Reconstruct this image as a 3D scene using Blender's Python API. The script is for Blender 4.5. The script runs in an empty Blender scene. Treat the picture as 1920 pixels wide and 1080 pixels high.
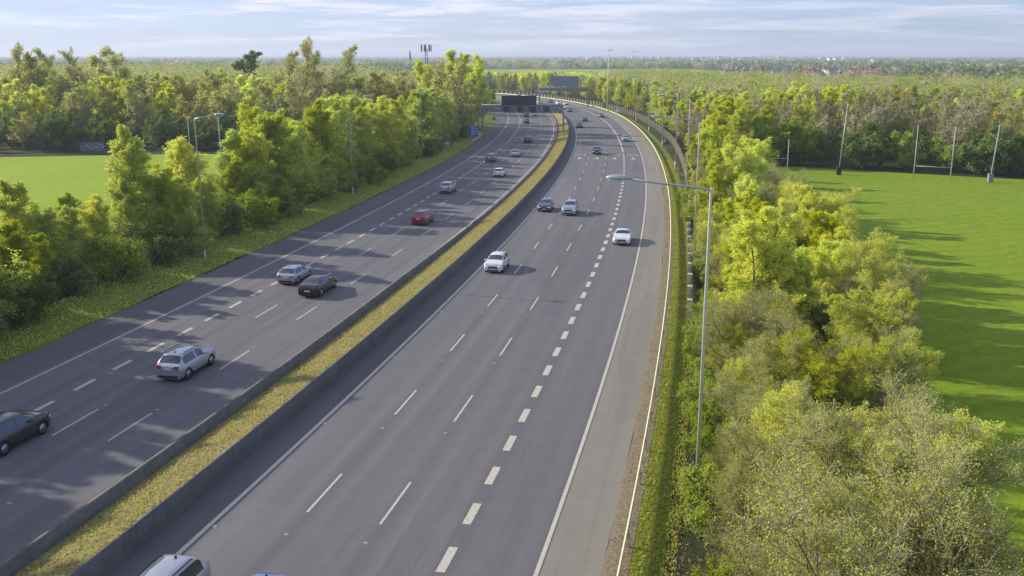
import bpy, math, numpy as np
from mathutils import Vector, Matrix
R = math.radians
sc = bpy.context.scene
COL = sc.collection
# ------------------------------------------------------------------ camera, sky, sun, exposure
CH, PITCH, F = 19.6, math.atan(437 / 1800.0), 1800.0          # camera height, downward pitch, focal length in 1920-px units
cam = bpy.data.cameras.new('camera'); cam.sensor_width = 36; cam.lens = 36 * F / 1920.0
cam.clip_start = 0.3; cam.clip_end = 60000
cam_o = bpy.data.objects.new('camera', cam); COL.objects.link(cam_o)
cam_o.location = (0, 0, CH); cam_o.rotation_euler = (R(90) - PITCH, 0, 0); sc.camera = cam_o
SUN_EL, SUN_AZ = 23.5, 293.0                                   # azimuth clockwise from +Y
sd = Vector((math.sin(R(SUN_AZ)) * math.cos(R(SUN_EL)), math.cos(R(SUN_AZ)) * math.cos(R(SUN_EL)), math.sin(R(SUN_EL))))
sun = bpy.data.lights.new('sun', 'SUN'); sun.energy = 4.0; sun.angle = R(0.53); sun.color = (1.0, 0.92, 0.76)
sun_o = bpy.data.objects.new('sun', sun); COL.objects.link(sun_o)
sun_o.rotation_euler = (-sd).to_track_quat('-Z', 'Y').to_euler(); sun_o.location = (-60, 60, 80)
w = bpy.data.worlds.new('World'); sc.world = w; w.use_nodes = True
nt = w.node_tree; N = nt.nodes; L = nt.links; N.clear()
wo = N.new('ShaderNodeOutputWorld'); bg = N.new('ShaderNodeBackground'); bg.inputs[1].default_value = 0.15
sky = N.new('ShaderNodeTexSky'); sky.sky_type = 'NISHITA'; sky.sun_disc = False
sky.sun_elevation = R(SUN_EL); sky.sun_rotation = R(SUN_AZ); sky.air_density = 1.0; sky.dust_density = 0.4; sky.ozone_density = 4.0
tc = N.new('ShaderNodeTexCoord')
def wn(scale, sc3, detail, rough, lo, hi):
    mp = N.new('ShaderNodeMapping'); mp.inputs['Scale'].default_value = sc3; L.new(tc.outputs['Generated'], mp.inputs[0])
    n = N.new('ShaderNodeTexNoise'); n.inputs['Scale'].default_value = scale; n.inputs['Detail'].default_value = detail
    n.inputs['Roughness'].default_value = rough; n.inputs['Distortion'].default_value = 0.35; L.new(mp.outputs[0], n.inputs[0])
    r = N.new('ShaderNodeMapRange'); r.inputs[1].default_value = lo; r.inputs[2].default_value = hi; r.interpolation_type = 'SMOOTHSTEP'
    L.new(n.outputs[0], r.inputs[0]); return r.outputs[0]
def wmix(fac, a, b, t='MIX'):
    m = N.new('ShaderNodeMix'); m.data_type = 'RGBA'; m.blend_type = t
    if isinstance(fac, float): m.inputs[0].default_value = fac
    else: L.new(fac, m.inputs[0])
    for k, v in ((6, a), (7, b)):
        if isinstance(v, tuple): m.inputs[k].default_value = v
        else: L.new(v, m.inputs[k])
    return m.outputs[2]
def wmath(op, a, b):
    m = N.new('ShaderNodeMath'); m.operation = op
    for k, v in ((0, a), (1, b)):
        if isinstance(v, (int, float)): m.inputs[k].default_value = v
        else: L.new(v, m.inputs[k])
    return m.outputs[0]
c1 = wn(3.2, (1, 1, 15), 9, 0.60, 0.36, 0.52)
c2 = wn(5.0, (1, 1, 15), 10, 0.66, 0.46, 0.62)
sep = N.new('ShaderNodeSeparateXYZ'); L.new(tc.outputs['Generated'], sep.inputs[0])
leftm = N.new('ShaderNodeMapRange'); leftm.inputs[1].default_value = 0.35; leftm.inputs[2].default_value = -0.35; leftm.inputs[3].default_value = 0.50; leftm.inputs[4].default_value = 1.0
L.new(sep.outputs[0], leftm.inputs[0])
tint = wmix(1.0, sky.outputs[0], (0.45, 0.53, 0.78, 1), 'MULTIPLY')
col = wmix(wmath('MULTIPLY', c1, wmath('MULTIPLY', leftm.outputs[0], 0.8)), tint, (2.65, 3.0, 3.95, 1))
col = wmix(wmath('MULTIPLY', c2, wmath('MULTIPLY', leftm.outputs[0], 0.75)), col, (5.0, 4.8, 5.25, 1))
L.new(col, bg.inputs[0]); L.new(bg.outputs[0], wo.inputs[0])
vs = sc.view_settings; vs.view_transform = 'Standard'; vs.look = 'None'; vs.gamma = 1; vs.exposure = 0.62; vs.use_curve_mapping = False

# ------------------------------------------------------------------ geometry of the place
def dip(Y):
    t = np.clip((np.asarray(Y, float) - 70) / 190, 0, 1); return -1.1 * t * t * (3 - 2 * t)
SP, CP = math.sin(PITCH), math.cos(PITCH)
def ray(px, py):
    u = (px - 960) / F; v = (py - 540) / F
    return u, CP - v * SP, SP + v * CP                         # x, y, downwards
def at(px, py, z=0.0):
    u, fy, d = ray(px, py); t = CH / d if d > 0 else 1e4
    for _ in range(14): t = (CH - z - float(dip(fy * t))) / d
    return u * t, fy * t
def pix(x, y, z):
    zz = CH - z; c = y * CP + zz * SP; return 960 + F * x / c, 540 + F * (zz * CP - y * SP) / c
# reference curve: the wide dashed line of the right-hand carriageway
CF = [-1.14e-09, 7.1e-07, -0.000485, 0.2466, -10.607]
_s = np.arange(-70, 760, 1.0)
_Y = np.linspace(-45, 315, 3601); _X = np.polyval(CF, _Y)
_l = np.r_[0, np.cumsum(np.hypot(np.diff(_X), np.diff(_Y)))]; _l -= np.interp(34.2, _Y, _l)
_ok = _s <= _l[-1]
RX = np.interp(_s, _l, _X); RY = np.interp(_s, _l, _Y)
k0 = int(np.sum(_ok)) - 1
hd = math.atan2(RX[k0] - RX[k0 - 1], RY[k0] - RY[k0 - 1])
for k in range(k0 + 1, len(_s)):
    sv = _s[k]; hd -= R(0.075 if sv < 330 else (0.125 if sv < 450 else (0.30 if sv < 640 else 0.0)))
    RX[k] = RX[k - 1] + math.sin(hd); RY[k] = RY[k - 1] + math.cos(hd)
_tx = np.gradient(RX); _ty = np.gradient(RY); _n = np.hypot(_tx, _ty); _tx /= _n; _ty /= _n
def rd(s, off):
    s = np.asarray(s, float)
    x = np.interp(s, _s, RX); y = np.interp(s, _s, RY); tx = np.interp(s, _s, _tx); ty = np.interp(s, _s, _ty)
    return x + ty * off, y - tx * off
def heading(s): return math.atan2(float(np.interp(s, _s, _tx)), float(np.interp(s, _s, _ty)))
def so(x, y):
    d = (RX - x) ** 2 + (RY - y) ** 2; k = int(np.argmin(d))
    dx, dy = x - RX[k], y - RY[k]
    return float(_s[k] + dx * _tx[k] + dy * _ty[k]), float(dx * _ty[k] - dy * _tx[k])
def so_arr(X, Y):
    s = np.empty(len(X)); o = np.empty(len(X))
    for i in range(len(X)): s[i], o[i] = so(X[i], Y[i])
    return s, o

# ------------------------------------------------------------------ materials
MATS = {}
def mat(name, col=(0.5, 0.5, 0.5), rough=0.8, metal=0.0, spec=0.3, coat=0.0):
    if name in MATS: return MATS[name]
    m = bpy.data.materials.new(name); m.use_nodes = True; b = m.node_tree.nodes['Principled BSDF']
    b.inputs['Base Color'].default_value = (*col, 1); b.inputs['Roughness'].default_value = rough
    b.inputs['Metallic'].default_value = metal; b.inputs['Specular IOR Level'].default_value = spec
    if coat: b.inputs['Coat Weight'].default_value = coat; b.inputs['Coat Roughness'].default_value = 0.08
    MATS[name] = m; return m
class NB:
    """small node-building helper"""
    def __init__(s, m): s.m = m; s.t = m.node_tree; s.b = s.t.nodes['Principled BSDF']; s.l = s.t.links
    def new(s, k): return s.t.nodes.new(k)
    def coord(s, k='Object', scale=(1, 1, 1)):
        c = s.new('ShaderNodeTexCoord'); mp = s.new('ShaderNodeMapping'); mp.inputs['Scale'].default_value = scale
        if k == 'Position': g = s.new('ShaderNodeNewGeometry'); s.l.new(g.outputs['Position'], mp.inputs[0])
        else: s.l.new(c.outputs[k], mp.inputs[0])
        return mp.outputs[0]
    def noise(s, co, scale, detail=4, rough=0.6, dist=0.0):
        n = s.new('ShaderNodeTexNoise'); n.inputs['Scale'].default_value = scale; n.inputs['Detail'].default_value = detail
        n.inputs['Roughness'].default_value = rough; n.inputs['Distortion'].default_value = dist; s.l.new(co, n.inputs[0]); return n.outputs[0]
    def rng(s, x, a, b, c=0.0, d=1.0):
        r = s.new('ShaderNodeMapRange'); s.l.new(x, r.inputs[0])
        for i, v in enumerate((a, b, c, d)): r.inputs[i + 1].default_value = v
        return r.outputs[0]
    def mix(s, f, a, b, t='MIX'):
        m = s.new('ShaderNodeMix'); m.data_type = 'RGBA'; m.blend_type = t
        if isinstance(f, (int, float)): m.inputs[0].default_value = f
        else: s.l.new(f, m.inputs[0])
        for k, v in ((6, a), (7, b)):
            if isinstance(v, tuple): m.inputs[k].default_value = (*v, 1)
            else: s.l.new(v, m.inputs[k])
        return m.outputs[2]
    def math(s, op, a, b=0.0):
        m = s.new('ShaderNodeMath'); m.operation = op
        for k, v in ((0, a), (1, b)):
            if isinstance(v, (int, float)): m.inputs[k].default_value = v
            else: s.l.new(v, m.inputs[k])
        return m.outputs[0]
    def base(s, c): s.l.new(c, s.b.inputs['Base Color'])
    def bump(s, h, st=0.3, d=0.02):
        b = s.new('ShaderNodeBump'); b.inputs['Strength'].default_value = st; b.inputs['Distance'].default_value = d
        s.l.new(h, b.inputs['Height']); s.l.new(b.outputs[0], s.b.inputs['Normal'])
def asphalt(name, c0, c1, lane0=None, lanew=3.6, track=0.12):
    m = mat(name, c0, 0.88, 0, 0.25); n = NB(m); uv = n.coord('UV'); pos = n.coord('Position')
    fine = n.noise(pos, 9.0, 6, 0.75); big = n.noise(n.coord('UV', (0.25, 0.02, 1)), 1.0, 5, 0.6)
    streak = n.noise(n.coord('UV', (1.6, 0.015, 1)), 1.0, 4, 0.6); mid = n.noise(pos, 0.8, 4, 0.6)
    c = n.mix(n.rng(big, 0.35, 0.65), c0, c1)
    c = n.mix(n.rng(streak, 0.42, 0.75, 0, 0.35), c, tuple(v * 0.62 for v in c0))
    c = n.mix(n.rng(mid, 0.45, 0.8, 0, 0.25), c, tuple(v * 1.35 for v in c1))
    spk = n.noise(pos, 38.0, 2, 0.6); c = n.mix(n.rng(spk, 0.62, 0.72, 0, 0.5), c, tuple(v * 1.9 for v in c1))
    c = n.mix(n.rng(fine, 0.35, 0.65, 0, 0.35), c, tuple(v * 0.7 for v in c0))
    if lane0 is not None:                                       # worn, browner wheel tracks and the darker oil line between them
        sx = n.new('ShaderNodeSeparateXYZ'); n.l.new(uv, sx.inputs[0])
        ph = n.math('MODULO', n.math('ADD', sx.outputs[0], -lane0 + 360.0), lanew)
        for cpos in (0.95, 2.65):
            d = n.math('ABSOLUTE', n.math('SUBTRACT', ph, cpos)); f = n.rng(d, 0.0, 0.5, track * 2.6, 0.0)
            c = n.mix(n.math('MULTIPLY', f, n.rng(n.noise(n.coord('UV', (1, 0.03, 1)), 1.0, 3), 0.35, 0.7)), c, (0.205, 0.180, 0.165))
        d = n.math('ABSOLUTE', n.math('SUBTRACT', ph, lanew / 2)); c = n.mix(n.rng(d, 0.0, 0.45, track * 1.6, 0.0), c, tuple(v * 0.6 for v in c0))
    seam = n.noise(n.coord('UV', (0.9, 0.004, 1)), 1.0, 2, 0.5); c = n.mix(n.rng(n.math('ABSOLUTE', n.math('SUBTRACT', seam, 0.5)), 0.0, 0.004, 0.25, 0.0), c, tuple(v * 0.45 for v in c0))
    pt = n.new('ShaderNodeTexVoronoi'); pt.inputs['Scale'].default_value = 1.0; pt.distance = 'CHEBYCHEV'; n.l.new(n.coord('UV', (0.28, 0.035, 1)), pt.inputs[0]); sp = n.new('ShaderNodeSeparateColor'); n.l.new(pt.outputs['Color'], sp.inputs[0])
    c = n.mix(n.rng(sp.outputs[0], 0.80, 0.86, 0, 0.30), c, tuple(v * 0.72 for v in c0)); c = n.mix(n.rng(sp.outputs[1], 0.88, 0.92, 0, 0.25), c, tuple(v * 1.3 for v in c1))
    n.base(c); n.bump(fine, 0.35, 0.012); return m
def ground_mat(name, stops, scale=0.15, rough=0.95, bump=0.4, fine=3.0, stripes=None):
    m = mat(name, stops[0], rough, 0, 0.1); n = NB(m); pos = n.coord('Position')
    a = n.noise(pos, scale, 6, 0.65); b = n.noise(pos, fine, 6, 0.75); d = n.noise(pos, scale * 6, 4, 0.6)
    c = n.mix(n.rng(a, 0.38, 0.62), stops[0], stops[1]); c = n.mix(n.rng(d, 0.5, 0.7, 0, 0.6), c, stops[2])
    c = n.mix(n.rng(b, 0.35, 0.68, 0, 0.7), c, tuple(v * 0.5 for v in stops[0]))
    if stripes:
        wv = n.new('ShaderNodeTexWave'); wv.inputs['Scale'].default_value = stripes[0]; wv.inputs['Distortion'].default_value = stripes[2]
        wv.inputs['Detail'].default_value = 3; mp = n.new('ShaderNodeMapping'); mp.inputs['Rotation'].default_value = (0, 0, stripes[1])
        n.l.new(n.coord('Position'), mp.inputs[0]); n.l.new(mp.outputs[0], wv.inputs[0])
        c = n.mix(n.rng(wv.outputs['Fac'], 0, 1, 0, stripes[3]), c, tuple(v * 1.5 for v in stops[1]))
    n.base(c); n.bump(b, bump, 0.08); return m
def metal_mat(name, c, rough=0.5, metal=0.6, var=0.25):
    m = mat(name, c, rough, metal, 0.4); n = NB(m); a = n.noise(n.coord('Object'), 1.7, 5, 0.7)
    n.base(n.mix(n.rng(a, 0.4, 0.75, 0, 1), c, tuple(v * (1 - var) for v in c))); return m
def concrete_mat(name, c, c2, scale=0.7):
    m = mat(name, c, 0.92, 0, 0.2); n = NB(m); p = n.coord('Position', (1, 1, 3)); a = n.noise(p, scale, 6, 0.7); b = n.noise(n.coord('Position'), 6, 4, 0.7)
    n.base(n.mix(n.rng(b, 0.4, 0.8, 0, 0.5), n.mix(n.rng(a, 0.4, 0.65), c, c2), tuple(v * 0.55 for v in c))); n.bump(b, 0.3, 0.02); return m
def leaf_mat(name, c0, c1, trans=0.45, hue=0.008):
    m = bpy.data.materials.new(name); m.use_nodes = True; MATS[name] = m; t = m.node_tree; t.nodes.clear(); l = t.links
    out = t.nodes.new('ShaderNodeOutputMaterial'); d = t.nodes.new('ShaderNodeBsdfDiffuse'); tr = t.nodes.new('ShaderNodeBsdfTranslucent'); mx = t.nodes.new('ShaderNodeMixShader')
    at_ = t.nodes.new('ShaderNodeAttribute'); at_.attribute_name = 'tone'; oi = t.nodes.new('ShaderNodeObjectInfo')
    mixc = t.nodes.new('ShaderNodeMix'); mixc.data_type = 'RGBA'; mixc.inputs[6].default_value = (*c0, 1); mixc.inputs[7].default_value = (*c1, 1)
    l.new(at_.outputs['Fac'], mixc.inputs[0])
    hs = t.nodes.new('ShaderNodeHueSaturation'); l.new(mixc.outputs[2], hs.inputs['Color'])
    def mr(src, a, b):
        r = t.nodes.new('ShaderNodeMapRange'); l.new(src, r.inputs[0]); r.inputs[3].default_value = a; r.inputs[4].default_value = b; return r.outputs[0]
    fr = t.nodes.new('ShaderNodeMath'); fr.operation = 'MULTIPLY'; fr.inputs[1].default_value = 7.31; l.new(oi.outputs['Random'], fr.inputs[0])
    f2 = t.nodes.new('ShaderNodeMath'); f2.operation = 'FRACT'; l.new(fr.outputs[0], f2.inputs[0])
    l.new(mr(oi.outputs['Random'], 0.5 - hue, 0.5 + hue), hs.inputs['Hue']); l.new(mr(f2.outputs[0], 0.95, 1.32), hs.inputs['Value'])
    l.new(mr(f2.outputs[0], 1.08, 0.85), hs.inputs['Saturation'])
    l.new(hs.outputs[0], d.inputs[0]); l.new(hs.outputs[0], tr.inputs[0]); mx.inputs[0].default_value = trans
    l.new(d.outputs[0], mx.inputs[1]); l.new(tr.outputs[0], mx.inputs[2]); l.new(mx.outputs[0], out.inputs[0]); return m

M_ROAD = asphalt('asphalt_right', (0.133, 0.132, 0.142), (0.158, 0.155, 0.163), 0.0, 3.62, 0.20)
M_ROADL = asphalt('asphalt_left', (0.133, 0.131, 0.141), (0.158, 0.154, 0.161), -27.25, 3.4, 0.18)
M_SHOUL = asphalt('asphalt_shoulder', (0.230, 0.211, 0.180), (0.258, 0.235, 0.200))
M_SHOUD = asphalt('asphalt_dark_shoulder', (0.108, 0.107, 0.112), (0.132, 0.128, 0.131))
M_WHITE = mat('road_paint', (0.62, 0.60, 0.56), 0.7); n_ = NB(M_WHITE); n_.base(n_.mix(n_.rng(n_.noise(n_.coord('Position'), 7, 5, 0.7), 0.45, 0.75, 0, 0.8), (0.54, 0.50, 0.41), (0.22, 0.205, 0.18)))
def jointed(m, pitch=6.0):
    n = NB(m); src = m.node_tree.nodes['Principled BSDF'].inputs['Base Color'].links[0].from_socket; sx = n.new('ShaderNodeSeparateXYZ'); n.l.new(n.coord('UV'), sx.inputs[0])
    ph = n.math('ABSOLUTE', n.math('SUBTRACT', n.math('MODULO', n.math('ADD', sx.outputs[1], 600.0), pitch), pitch / 2)); st = n.noise(n.coord('UV', (0.2, 1.6, 1)), 1.0, 4, .7)
    c = n.mix(n.rng(st, .5, .72, 0, .55), src, (0.07, 0.068, 0.06)); n.base(n.mix(n.rng(ph, 0.0, 0.05, .25, 0.0), c, (0.03, 0.03, 0.03))); return m
M_CONC = concrete_mat('concrete', (0.155, 0.15, 0.145), (0.12, 0.117, 0.113))
M_CONCD = concrete_mat('weathered_concrete', (0.17, 0.165, 0.15), (0.11, 0.115, 0.10))
jointed(M_CONC); jointed(M_CONCD, 10.0)
M_GRASS = ground_mat('verge_grass', ((0.15, 0.20, 0.025), (0.20, 0.25, 0.032), (0.15, 0.15, 0.04)), 0.3, bump=0.8, fine=4)
M_DRY = ground_mat('dry_median_grass', ((0.33, 0.29, 0.12), (0.25, 0.27, 0.07), (0.40, 0.29, 0.16)), 0.12, bump=1.0, fine=5)
M_DEBRIS = ground_mat('leaf_debris', ((0.30, 0.25, 0.18), (0.25, 0.21, 0.145), (0.20, 0.20, 0.09)), 0.7, bump=0.8, fine=6)
M_FIELD = ground_mat('field_grass', ((0.185, 0.28, 0.014), (0.22, 0.31, 0.018), (0.27, 0.30, 0.04)), 0.03, bump=0.7, fine=1.3, stripes=(0.12, R(70), 6, 0.14))
M_FIELDL = ground_mat('meadow_grass', ((0.21, 0.31, 0.02), (0.26, 0.35, 0.025), (0.26, 0.28, 0.035)), 0.06, bump=0.8, fine=1.2, stripes=(0.5, R(82), 8, 0.6))
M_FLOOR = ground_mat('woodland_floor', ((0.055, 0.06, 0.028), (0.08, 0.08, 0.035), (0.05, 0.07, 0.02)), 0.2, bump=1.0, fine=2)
M_PLAIN = ground_mat('open_country', ((0.05, 0.075, 0.035), (0.085, 0.095, 0.05), (0.05, 0.07, 0.035)), 0.004, bump=0.2, fine=0.05)
M_GALV = metal_mat('galvanised_steel', (0.50, 0.50, 0.45), 0.55, 0.45)
M_POLE = metal_mat('painted_lamp_column', (0.66, 0.64, 0.53), 0.5, 0.1)
M_LAMP = metal_mat('lantern_shell', (0.45, 0.48, 0.50), 0.35, 0.4)
M_LENS = mat('lamp_glass', (0.6, 0.62, 0.62), 0.15, 0, 0.6)
M_GANT = metal_mat('gantry_grey', (0.26, 0.28, 0.30), 0.6, 0.3)
M_DARKP = mat('display_panel_black', (0.035, 0.035, 0.055), 0.4)
M_SBACK = metal_mat('sign_back', (0.20, 0.25, 0.32), 0.55, 0.3)
M_BLUE = mat('sign_blue', (0.03, 0.12, 0.55), 0.5)
M_WTXT = mat('sign_white', (0.75, 0.78, 0.82), 0.5)
M_RAIL = metal_mat('guard_rail_steel', (0.80, 0.74, 0.50), 0.5, 0.35)
M_RUST = mat('rusty_edge', (0.22, 0.10, 0.06), 0.9)
M_FPOST = concrete_mat('fence_post_concrete', (0.60, 0.54, 0.38), (0.48, 0.44, 0.30))
M_FPAN = concrete_mat('fence_boards_brown', (0.05, 0.045, 0.03), (0.035, 0.035, 0.02))
M_BARK = concrete_mat('bark_grey_brown', (0.17, 0.14, 0.10), (0.11, 0.095, 0.07), 2.0)
M_BARKL = concrete_mat('bark_pale', (0.30, 0.26, 0.19), (0.20, 0.175, 0.13), 2.0)
M_POSTW = mat('white_post', (0.46, 0.47, 0.46), 0.6)
M_PAD = mat('post_padding', (0.03, 0.035, 0.03), 0.8)

# ------------------------------------------------------------------ mesh helpers
def link(o): COL.objects.link(o); return o
def tag(o, label=None, cat=None, group=None, kind=None):
    if label: o['label'] = label
    if cat: o['category'] = cat
    if group: o['group'] = group
    if kind: o['kind'] = kind
    return o
def mesh_np(name, V, Fq, mats, matidx=None, smooth=False, tone=None, uv=None):
    """V (n,3); Fq (m,k) faces of one arity"""
    me = bpy.data.meshes.new(name); V = np.asarray(V, np.float32).reshape(-1, 3); Fq = np.asarray(Fq, np.int32)
    k = Fq.shape[1]; m = len(Fq)
    me.vertices.add(len(V)); me.vertices.foreach_set('co', V.ravel())
    me.loops.add(m * k); me.loops.foreach_set('vertex_index', Fq.ravel())
    me.polygons.add(m); me.polygons.foreach_set('loop_start', np.arange(0, m * k, k, dtype=np.int32))
    for x in mats: me.materials.append(x)
    if matidx is not None: me.polygons.foreach_set('material_index', np.asarray(matidx, np.int32))
    me.update(calc_edges=True)
    if smooth: me.polygons.foreach_set('use_smooth', np.ones(m, bool))
    if tone is not None:
        a = me.attributes.new('tone', 'FLOAT', 'FACE'); a.data.foreach_set('value', np.asarray(tone, np.float32))
    if uv is not None:
        ul = me.uv_layers.new(name='UVMap'); ul.data.foreach_set('uv', np.asarray(uv, np.float32)[Fq.ravel()].ravel())
    return me
class MB:
    """collects simple solids; build() links ONE mesh object"""
    def __init__(s): s.v = []; s.f = []; s.mi = []; s.sm = []
    def add(s, v, f, mi=0, sm=False):
        b = len(s.v); s.v += [tuple(p) for p in v]; s.f += [[i + b for i in q] for q in f]; s.mi += [mi] * len(f); s.sm += [sm] * len(f); return s
    def box(s, c, d, rz=0.0, mi=0, top=(1, 1)):
        x, y, z = (k / 2 for k in d); ca, sa = math.cos(rz), math.sin(rz); v = []
        for zz, tx, ty in ((-z, 1, 1), (z, top[0], top[1])):
            for X, Y in ((-x, -y), (x, -y), (x, y), (-x, y)):
                X *= tx; Y *= ty; v.append((c[0] + X * ca - Y * sa, c[1] + X * sa + Y * ca, c[2] + zz))
        return s.add(v, [[3, 2, 1, 0], [4, 5, 6, 7], [0, 1, 5, 4], [1, 2, 6, 5], [2, 3, 7, 6], [3, 0, 4, 7]], mi)
    def tube(s, pts, rad, n=8, mi=0, sx=1.0, cap=True):
        pts = [Vector(p) for p in pts]; rad = rad if isinstance(rad, (list, tuple)) else [rad] * len(pts); v = []; f = []
        for i, p in enumerate(pts):
            d = (pts[min(i + 1, len(pts) - 1)] - pts[max(i - 1, 0)]).normalized()
            a = d.cross(Vector((0, 0, 1)) if abs(d.z) < 0.9 else Vector((0, 1, 0))).normalized(); b = d.cross(a)
            for k in range(n):
                t = 2 * math.pi * k / n; v.append(p + a * (math.cos(t) * rad[i] * sx) + b * (math.sin(t) * rad[i]))
        for i in range(len(pts) - 1):
            for k in range(n): f.append([i * n + k, i * n + (k + 1) % n, (i + 1) * n + (k + 1) % n, (i + 1) * n + k])
        if cap: f.append(list(range(n))[::-1]); f.append([(len(pts) - 1) * n + k for k in range(n)])
        return s.add(v, f, mi, True)
    def ell(s, c, r, n=10, m=6, mi=0, rz=0.0):
        v = []; f = []; ca, sa = math.cos(rz), math.sin(rz)
        for i in range(m + 1):
            ph = math.pi * i / m
            for k in range(n):
                t = 2 * math.pi * k / n; X = r[0] * math.sin(ph) * math.cos(t); Y = r[1] * math.sin(ph) * math.sin(t)
                v.append((c[0] + X * ca - Y * sa, c[1] + X * sa + Y * ca, c[2] + r[2] * math.cos(ph)))
        for i in range(m):
            for k in range(n): f.append([i * n + k, (i + 1) * n + k, (i + 1) * n + (k + 1) % n, i * n + (k + 1) % n])
        return s.add(v, f, mi, True)
    def mesh(s, name, mats):
        me = bpy.data.meshes.new(name); me.from_pydata(s.v, [], s.f); mats = mats if isinstance(mats, (list, tuple)) else [mats]
        for x in mats: me.materials.append(x)
        me.polygons.foreach_set('material_index', s.mi); me.polygons.foreach_set('use_smooth', s.sm); me.update(); return me
    def build(s, name, mats, parent=None, loc=None, rz=None):
        o = link(bpy.data.objects.new(name, s.mesh(name, mats)))
        if parent: o.parent = parent
        if loc: o.location = loc
        if rz is not None: o.rotation_euler = (0, 0, rz)
        return o
def empty(name, loc, rz=0.0):
    o = link(bpy.data.objects.new(name, None)); o.location = loc; o.rotation_euler = (0, 0, rz); o.empty_display_size = 0.5; return o
def kids(o): return [c for c in bpy.data.objects if c.parent == o]
class Proto:
    """a thing kept as a tree of objects; copies made with obj.copy()"""
    def __init__(s, root): s.root = root; s.used = False; s.k = [(c, kids(c)) for c in kids(root)]
    def put(s, loc, rz, scale=None, label=None, group=None):
        if not s.used: s.used = True; r = s.root
        else:
            r = s.root.copy(); COL.objects.link(r)
            for c, g in s.k:
                d = c.copy(); COL.objects.link(d); d.parent = r
                for e in g: q = e.copy(); COL.objects.link(q); q.parent = d
        r.location = loc; r.rotation_euler = (0, 0, rz)
        if scale: r.scale = scale if isinstance(scale, (list, tuple)) else (scale,) * 3
        tag(r, label, None, group); return r
def strip(name, s0, s1, prof, m, step=2.0, kind='structure', zjit=0, smooth=True, parent=None):
    """sweep a profile [(off, z), ...] along the road; off / z may be functions of s"""
    S = np.arange(s0, s1 + 1e-6, step); K = len(prof); V = np.zeros((len(S), K, 3)); UV = np.zeros((len(S), K, 2))
    for j, (o, z) in enumerate(prof):
        oo = np.array([o(a) for a in S]) if callable(o) else np.full(len(S), float(o)); zz = np.array([z(a) for a in S]) if callable(z) else np.full(len(S), float(z))
        x, y = rd(S, oo); V[:, j, 0] = x; V[:, j, 1] = y; V[:, j, 2] = zz + dip(y); UV[:, j, 0] = oo; UV[:, j, 1] = S
    i = np.arange(len(S) - 1)[:, None] * K + np.arange(K - 1)[None, :]
    Fq = np.stack([i, i + 1, i + K + 1, i + K], -1).reshape(-1, 4)
    o = link(bpy.data.objects.new(name, mesh_np(name, V.reshape(-1, 3), Fq, [m], smooth=smooth, uv=UV.reshape(-1, 2))))
    if parent: o.parent = parent
    elif kind: o['kind'] = kind
    return o

# ------------------------------------------------------------------ ground, roads, markings
def grid(name, xs, ys, zf, m, kind='structure'):
    X, Y = np.meshgrid(xs, ys); V = np.stack([X, Y, zf(X, Y)], -1).reshape(-1, 3); nx = len(xs)
    i = (np.arange(len(ys) - 1)[:, None] * nx + np.arange(nx - 1)[None, :]).ravel()
    o = link(bpy.data.objects.new(name, mesh_np(name, V, np.stack([i, i + 1, i + nx + 1, i + nx], -1), [m], smooth=True))); o['kind'] = kind; return o
ys = np.r_[np.arange(-120, 400, 8), np.arange(400, 1200, 60), np.arange(1200, 6000, 500), np.arange(6000, 26001, 4000)]
xs = np.r_[-26000, -12000, -5000, -2500, np.arange(-1200, -200, 100), np.arange(-200, 201, 20), np.arange(300, 1300, 100), 2500, 5000, 12000, 26000]
grid('ground', xs, ys, lambda X, Y: dip(Y) - 0.12, M_PLAIN)
def poly_sheet(name, pts, z, m):
    """flat field sheet following the ground, as a fan of fine strips"""
    P = np.array(pts, float); x0, x1 = P[:, 0].min(), P[:, 0].max(); y0, y1 = P[:, 1].min(), P[:, 1].max()
    rows = np.arange(y0, y1 + 4, 4.0); V = []; Fq = []
    for y in rows:
        y = min(y, y1); xsx = []
        for a in range(len(P)):
            p, q = P[a], P[(a + 1) % len(P)]
            if (p[1] - y) * (q[1] - y) <= 0 and p[1] != q[1]: xsx.append(p[0] + (q[0] - p[0]) * (y - p[1]) / (q[1] - p[1]))
        if not xsx: xsx = [P[np.argmin(abs(P[:, 1] - y)), 0]]
        a, b = min(xsx), max(xsx); V += [(a, y, float(dip(y)) + z), ((a + b) / 2, y, float(dip(y)) + z), (b, y, float(dip(y)) + z)]
    for i in range(len(rows) - 1):
        for j in (0, 1): Fq.append([i * 3 + j, i * 3 + j + 1, i * 3 + j + 4, i * 3 + j + 3])
    o = link(bpy.data.objects.new(name, mesh_np(name, V, Fq, [m], smooth=True))); o['kind'] = 'structure'; return o
poly_sheet('playing_field', [(14, -60), (190, -60), (190, 135), (84, 160), (51, 181), (34, 186), (20, 100), (12, 0)], -0.06, M_FIELD)
poly_sheet('meadow', [(-260, 40), (-38, 40), (-34, 120), (-24, 205), (-70, 206), (-104, 199), (-260, 180)], -0.06, M_FIELDL)
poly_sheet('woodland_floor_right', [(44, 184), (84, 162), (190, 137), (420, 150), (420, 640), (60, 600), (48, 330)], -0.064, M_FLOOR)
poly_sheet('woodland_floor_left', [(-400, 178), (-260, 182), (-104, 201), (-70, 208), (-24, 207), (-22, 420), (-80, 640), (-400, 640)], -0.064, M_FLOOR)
poly_sheet('far_field', [(-40, 640), (120, 600), (300, 900), (260, 1440), (-60, 1420), (-90, 1000)], 0.5, M_FIELDL)
S0, S1 = -60, 720
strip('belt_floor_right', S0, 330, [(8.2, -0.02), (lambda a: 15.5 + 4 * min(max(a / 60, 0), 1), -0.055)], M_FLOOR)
strip('belt_floor_left', S0, 330, [(-54, -0.05), (-40.5, 0.05)], M_FLOOR)
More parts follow.
